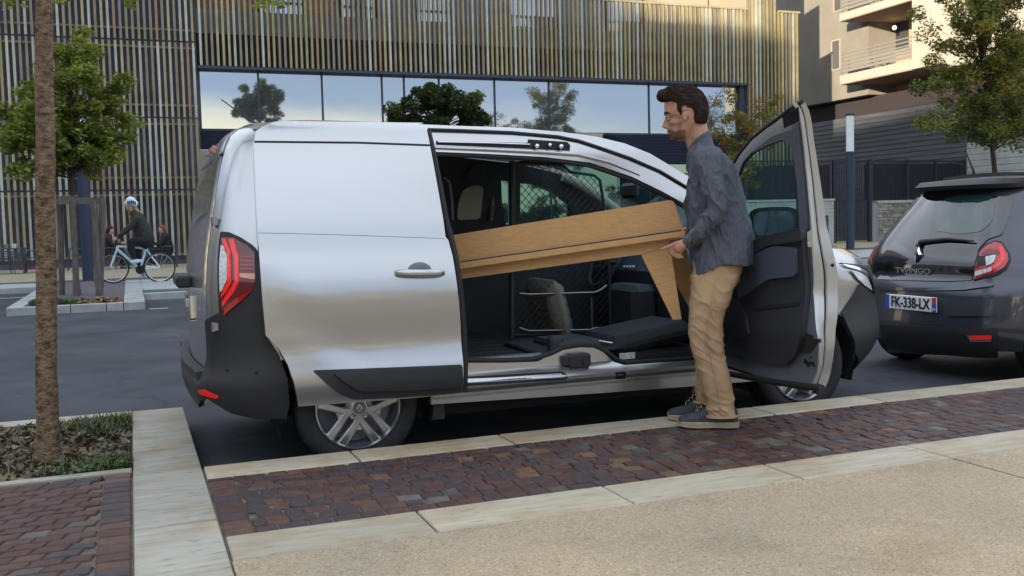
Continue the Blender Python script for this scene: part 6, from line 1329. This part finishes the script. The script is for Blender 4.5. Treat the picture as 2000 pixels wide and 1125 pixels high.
hp('bumper_crease', [(1712, 560), (1800, 562), (1880, 560), (1940, 552), (1940, 558), (1880, 566), (1800, 568), (1712, 566)], 'grey_blue_paint', .016, th=.012, r_=.004)
lb = [(1720, 632), (1850, 640), (1950, 640), (1950, 700), (1850, 694), (1735, 688), (1722, 660)]
hp('lower_bumper', lb, 'black_plastic', .014, th=.012, r_=.02)
hp('bumper_trim', [(1850, 610), (1945, 610), (1945, 617), (1855, 617)], 'grey_blue_paint', .018, th=.012, r_=.004)
hp('reflector', [(1893, 656), (1936, 656), (1936, 663), (1897, 664)], 'red_glow', .020, th=.012, r_=.003); hp('reflector_trim', [(1888, 655), (1892, 655), (1898, 665), (1936, 664), (1936, 667), (1896, 668)], 'chrome', .020, th=.012, r_=.002)
nc = inv(ho(.02), 1781, 591.5, gh); pc = Vector(hb_(*nc, .03)); NPx = pc.x-.008
PL = MB().box(NPx, NPx+.012, pc.y-.255, pc.y+.255, pc.z-.055, pc.z+.055, bev=.004).build('number_plate', 'plate_white', HB)
MB().box(NPx-.002, NPx+.001, pc.y+.215, pc.y+.254, pc.z-.053, pc.z+.053).build('blue_band', 'plate_blue', PL); MB().box(NPx-.002, NPx+.001, pc.y-.254, pc.y-.215, pc.z-.053, pc.z+.008).build('blue_band', 'plate_blue', PL); MB().box(NPx-.002, NPx+.001, pc.y-.254, pc.y-.215, pc.z+.0081, pc.z+.053).build('red_band', 'plate_red', PL)
def text(body_, name, center, size, m_, par, right, up, depth=.002, bold=0., xs=1.):
    cu = bpy.data.curves.new(name, 'FONT'); cu.body = body_; cu.size = size; cu.align_x = 'CENTER'; cu.align_y = 'CENTER'; cu.extrude = depth; cu.offset = bold
    o = bpy.data.objects.new(name, cu); COL.objects.link(o); bpy.context.view_layer.update(); me = bpy.data.meshes.new_from_object(o.evaluated_get(DG())); bpy.data.objects.remove(o)
    R_, U_ = Vector(right).normalized(), Vector(up).normalized(); Nn = R_.cross(U_); me.transform(Matrix(((R_.x*xs, U_.x, Nn.x, center[0]), (R_.y*xs, U_.y, Nn.y, center[1]), (R_.z*xs, U_.z, Nn.z, center[2]), (0, 0, 0, 1))))
    me.materials.clear(); me.materials.append(MATS[m_]); return link(name, me, par)
text('FK-338-LX', 'plate_letters', (NPx-.003, pc.y, pc.z-.002), .108, 'rubber', PL, (0, -1, 0), (0, 0, 1), .002, .0015, .80)
text('24', 'plate_letters', (NPx-.004, pc.y-.235, pc.z-.032), .03, 'plate_white', PL, (0, -1, 0), (0, 0, 1), .001)
q0 = Vector(ho(.012)(*inv(ho(.012), 1784, 529.5, gh))); q1 = Vector(ho(.012)(*inv(ho(.012), 1784, 515, gh))); text('TWINGO', 'name_letters', q0-Vector((.006, 0, 0)), .062, 'steel_wire', HB, (0, -1, 0), q1-q0, .003, .0005, 1.35)
c_ = Vector(ho(.02)(*inv(ho(.02), 1793, 497, gh))); mb = MB()
for s_a, s_b in (((0, .062), (.042, 0)), ((.042, 0), (0, -.062)), ((0, -.062), (-.042, 0)), ((-.042, 0), (0, .062))):
    P_ = []
    for k, (u, v) in ((1., s_a), (1., s_b), (.50, s_b), (.50, s_a)): P_.append(c_+Vector((-.008 if k == 1. else -.016, -u*k, v*k))+Vector((.25*v*k, 0, 0)))
    mb.add(P_+[p+Vector((.012, 0, 0)) for p in P_], [(0, 1, 2, 3), (4, 7, 6, 5), (0, 4, 5, 1), (3, 2, 6, 7)])
mb.build('diamond_badge', 'chrome', HB)
a0 = at(1903, 345, 1, .95); MB().tube([(a0[0], .95, 1.50), (a0[0]-.01, .95, 1.535), (a0[0]-.10, .95, 1.70)], [.016, .008, .003], 8).build('aerial', 'black_plastic', HB, smooth=1)
wheel(5.03, .12, -1, HB, .93); wheel(5.03, 2*HC-.12, 1, HB, .93); wheel(7.45, .12, -1, HB, .93); wheel(7.45, 2*HC-.12, 1, HB, .93)
# ------------------------------------------------------------------ across the street: cyclist, cafe chairs and two guests
def yp_(px, py, Y): return np.array(at(px, py, 1, Y))
CY = 18.4
BK = thing('bicycle', 'white city bicycle ridden along the far pavement', 'bicycle', yp_(270, 552, CY))
def bp2(px, py, d=0): return tuple(yp_(px, py, CY)+np.array([0, d, 0]))
for px, py in ((312, 522), (221, 524)):
    c_ = Vector(bp2(px, py)); R_ = (yp_(px, py, CY)-yp_(px, py+28, CY))[2]; w_ = MB(); w_.tube([c_+Vector((cos(t)*R_, 0, sin(t)*R_)) for t in np.linspace(0, 2*pi, 41)], .019, 8, caps=False); W2 = w_.build('wheel', 'tyre_rubber', BK, smooth=1)
    w_ = MB(); w_.tube([c_+Vector((cos(t)*R_*.94, 0, sin(t)*R_*.94)) for t in np.linspace(0, 2*pi, 41)], .013, 6, caps=False)
    w_.build('rim', 'rim_metal', W2, smooth=1)
    for k in range(14): MB().tube([c_, c_+Vector((cos(k*pi/7)*R_*.93, 0, sin(k*pi/7)*R_*.93))], .0035, 4).build('spoke', 'rim_metal', W2)
fr_ = MB()
for a, b, r_ in (((230, 480), (228, 489), .026), ((229, 487), (274, 526), .032), ((229, 481), (285, 485), .022), ((274, 526), (285, 484), .024), ((274, 526), (312, 522), .018), ((285, 486), (312, 522), .016), ((228, 489), (216, 521), .022), ((216, 521), (221, 524), .016)): fr_.tube([bp2(*a), bp2(*b)], r_, 8)
fr_.build('frame', 'white_frame', BK, smooth=1)
MB().tube([bp2(285, 484), bp2(286, 480)], .016, 8).build('seat_post', 'rim_metal', BK); MB().tube([bp2(267, 484), bp2(276, 483.5), bp2(289, 482)], [.02, .04, .06], 8).build('saddle', 'white_frame', BK, smooth=1)
MB().tube([bp2(230, 481), bp2(229, 474), bp2(224, 470)], .016, 8).tube([bp2(224, 470, -.24), bp2(224, 470, .24)], .016, 8).build('handlebar', 'tyre_rubber', BK, smooth=1)
mb = MB(); mb.lathe(bp2(274, 527, -.03), (0, -1, 0), [(0, 0), (.10, 0), (.10, .01), (0, .01)], 20); mb.tube([bp2(274, 527, -.05), bp2(268, 515, -.06)], .012, 6).tube([bp2(274, 527, .05), bp2(281, 540, .06)], .012, 6); mb.build('crank', 'tyre_rubber', BK)
def figure(name, label, base, parts):
    T_ = thing(name, label, 'person', base); 
    for nm, m_, limbs, vox in parts:
        mb = MB()
        for pts, rad in limbs: limb(mb, pts, rad, 10, 3)
        volume(nm, mb, vox, m_, T_, 3, (lambda P: folds(P, 14, .006, 40)) if 'cloth' in m_ else None)
    return T_
b = bp2
mat('chair_dark', (.03, .04, .05), .6)
RC = figure('person', 'woman in a dark jacket and pale blue helmet riding the white bicycle', yp_(285, 484, CY), [
    ('body', 'skin', [([b(252, 402), b(252.5, 407)], [.085, .075]), ([b(248, 406), b(247, 408)], [.03, .02]), ([b(256, 410), b(262, 420)], [.05, .06]), ([b(264, 424), b(284, 465)], [.12, .13]), ([b(266, 428, -.14), b(248, 446, -.2), b(229, 464, -.22)], [.05, .04, .035]), ([b(226, 466, -.22), b(223, 469, -.22)], [.035, .03]), ([b(266, 428, .14), b(250, 446, .2), b(226, 468, .22)], [.05, .04, .03]), ([b(284, 470, -.1), b(257, 474, -.12), b(262, 505, -.10)], [.08, .06, .045]), ([b(284, 470, .1), b(268, 492, .1), b(281, 530, .1)], [.08, .06, .045])], .013),
    ('jacket', 'olive_cloth', [([b(262, 418), b(268, 424)], [.11, .13]), ([b(268, 426), b(277, 446), b(284, 464)], [.16, .19, .19]), ([b(267, 427, -.15), b(250, 446, -.20), b(231, 463, -.22)], [.08, .065, .05]), ([b(267, 427, .15), b(252, 446, .20), b(230, 464, .22)], [.08, .065, .05])], .016),
    ('trousers', 'black_cloth', [([b(286, 468, -.05), b(284, 472, .05)], [.19, .19]), ([b(284, 470, -.1), b(256, 474, -.12), b(262, 503, -.10)], [.13, .10, .06]), ([b(284, 470, .1), b(268, 492, .1), b(281, 530, .1)], [.13, .09, .06])], .016),
    ('shoe', 'helmet_blue', [([b(258, 511.5, -.10), b(266, 510, -.10), b(276, 509, -.10)], [.04, .05, .035])], .01), ('shoe', 'helmet_blue', [([b(274, 540, .10), b(284, 538, .10)], [.035, .04])], .01),
    ('helmet', 'helmet_blue', [([b(246, 398), b(255, 394), b(263, 398)], [.055, .125, .085])], .012), ('hair', 'blond_hair', [([b(262, 404), b(266, 411), b(273, 415)], [.06, .05, .03])], .012)])
mat('hair_ginger', (.20, .075, .03), .6, var=.4, vs=30)
for k in range(5):                                           # vents of the helmet
    a = yp_(250+k*3.6, 396-(1.6-abs(k-2))*1.2, CY); MB().box(a[0]-.012, a[0]+.012, CY-.145, CY-.10, a[2]-.035, a[2]+.03, bev=.005).build('helmet_vent', 'chair_dark', RC)
def pxat(px, Y, z=.13):
    x = CP[0]; 
    for _ in range(20):
        p = proj((x, Y, z)); x += (px-p[0])*(Y+5)/FPX*1.05
    return x
def chair(px, Y, rz, label, group='cafe chairs on the far pavement'):
    x = pxat(px, Y); T_ = thing('cafe_chair', label, 'chair', (x, Y, .13), group)
    def W(mb, nm): 
        M_ = Matrix.Translation((x, Y, .13)) @ Matrix.Rotation(rz, 4, 'Z'); mb.v = [tuple(M_ @ Vector(p)) for p in mb.v]; mb.build(nm, 'chair_blue', T_, smooth=.8)
    for sx in (-1, 1):
        for sy in (-1, 1): W(MB().tube([(sx*.20, sy*.21, .44), (sx*.24, sy*.23, 0)], .016, 8), 'leg')
        W(MB().tube([(-.22, sx*.23, .44), (-.27, sx*.23, .86)], .016, 8), 'back_post'); W(MB().tube([(-.23, sx*.25, .64), (.16, sx*.25, .66), (.20, sx*.23, .44)], .016, 8), 'arm_rest')
    for k in range(5): W(MB().box(-.21+k*.088, -.21+k*.088+.07, -.22, .22, .44, .455), 'seat_slat')
    for k in range(5): W(MB().box(-.275+.005*k-.0, -.255, -.22, .22, .54+k*.065, .54+k*.065+.045), 'back_slat')
    return T_
mat('chair_blue', (.045, .075, .095), .5, metal=.2); mat('cup_white', (.6, .65, .6), .4); mat('cup_green', (.12, .25, .10), .4); mat('red_paint', (.35, .03, .04), .5)
chair(330, 27.4, pi, 'blue grey metal armchair the right hand guest sits on'); chair(210, 27.4, 0, 'blue grey metal armchair the left hand guest sits on, behind the stakes'); chair(66, 26.6, pi, 'blue grey metal armchair right of the table with cups'); chair(8, 26.4, .3, 'blue grey metal armchair at the left edge of the picture'); chair(150, 27.8, pi, 'blue grey metal armchair seen between the stakes of the young tree')
def table(px, Y, label):
    x = pxat(px, Y); T_ = thing('cafe_table', label, 'table', (x, Y, .13)); MB().box(x-.42, x+.42, Y-.35, Y+.35, .13+.71, .13+.74, bev=.006).build('table_top', 'chair_blue', T_)
    for k in range(4): MB().tube([(x+(-.36, .36)[k % 2], Y+(-.3, .3)[k//2], .84), (x+(-.38, .38)[k % 2], Y+(-.32, .32)[k//2], .13)], .02, 8).build('leg', 'chair_blue', T_, smooth=1)
    for k in range(9): MB().box(x-.40, x+.40, Y-.36, Y-.352, .40+k*.045, .425+k*.045).build('side_slat', 'chair_blue', T_)
    return x
tx = table(22, 26.8, 'blue grey slatted cafe table with two cups on it'); table(268, 27.6, 'small blue grey cafe table between the two seated guests')
for k, (mm, lb_) in enumerate((('cup_white', 'white cup on the cafe table, nearer the tree trunk'), ('cup_green', 'green cup on the cafe table, left of the white cup'))):
    c_ = thing('cup', lb_, 'cup', (tx+.12-.2*k, 26.7, .872)); MB().lathe((tx+.12-.2*k, 26.7, .872), (0, 0, 1), [(.0, 0), (.06, 0), (.08, .12), (.074, .12), (.056, .01), (0, .01)], 14).build('vessel', mm, c_, smooth=.8)
RB = thing('bench_rail', 'low red metal rail under the cafe table', 'rail', (tx+.3, 27, .13)); MB().tube([(tx+.2, 27.1, .7), (tx+.2, 27.1, .25), (tx+1.0, 27.1, .25)], .03, 8).build('bar', 'red_paint', RB)
def guest(name_lab, px, face, m_hair, Y=27.4):
    x = pxat(px, Y); z0 = .13; f = face
    def g(u, v, w_=0.): return (x+f*u, Y+w_, z0+v)
    T_ = figure('person', name_lab, (x, Y, z0), [
        ('body', 'skin', [([g(.06, 1.20), g(.07, 1.13)], [.088, .07]), ([g(.02, 1.10), g(-.04, 1.0)], [.05, .06]), ([g(-.05, .95), g(-.10, .55)], [.12, .13]), ([g(.0, .92, -.17), g(.12, .72, -.20), g(.32, .78, -.12)], [.045, .04, .03]), ([g(.34, .79, -.11), g(.40, .80, -.10)], [.035, .03]), ([g(0, .92, .17), g(.12, .72, .2), g(.32, .78, .12)], [.045, .04, .03]), ([g(-.08, .52, -.1), g(.36, .52, -.1), g(.38, .08, -.1)], [.08, .06, .045]), ([g(-.08, .52, .1), g(.36, .52, .1), g(.30, .08, .1)], [.08, .06, .045])], .014),
        ('coat', 'black_cloth', [([g(-.02, 1.02), g(-.05, .95)], [.10, .15]), ([g(-.05, .93, -.1), g(-.08, .75, 0), g(-.10, .52)], [.15, .19, .20]), ([g(-.05, .93, .1), g(-.08, .75, 0)], [.15, .19]), ([g(-.02, .93, -.18), g(.12, .72, -.21), g(.30, .77, -.13)], [.075, .065, .05]), ([g(-.02, .93, .18), g(.12, .72, .21), g(.30, .77, .13)], [.075, .065, .05])], .018),
        ('trousers', 'black_cloth', [([g(-.08, .52, -.1), g(.36, .53, -.1), g(.38, .12, -.1)], [.12, .09, .06]), ([g(-.08, .52, .1), g(.36, .53, .1), g(.30, .12, .1)], [.12, .09, .06])], .018),
        ('shoe', 'cup_white' if m_hair != 'hair_brown' else 'black_cloth', [([g(.36, .04, -.1), g(.54, .035, -.1)], [.045, .035])], .012), ('shoe', 'cup_white' if m_hair != 'hair_brown' else 'black_cloth', [([g(.28, .04, .1), g(.46, .035, .1)], [.045, .035])], .012),
        ('hair', m_hair, [([g(.05, 1.25), g(-.01, 1.20), g(-.05, 1.12)], [.09, .09, .06])], .014)])
guest('seated guest with reddish hair and a black coat, right of the cyclist', 322, -1, 'ginger_hair' if 'ginger_hair' in MATS else 'hair_ginger'); guest('seated guest with dark hair and a black coat, left of the cyclist', 217, 1, 'hair_brown')
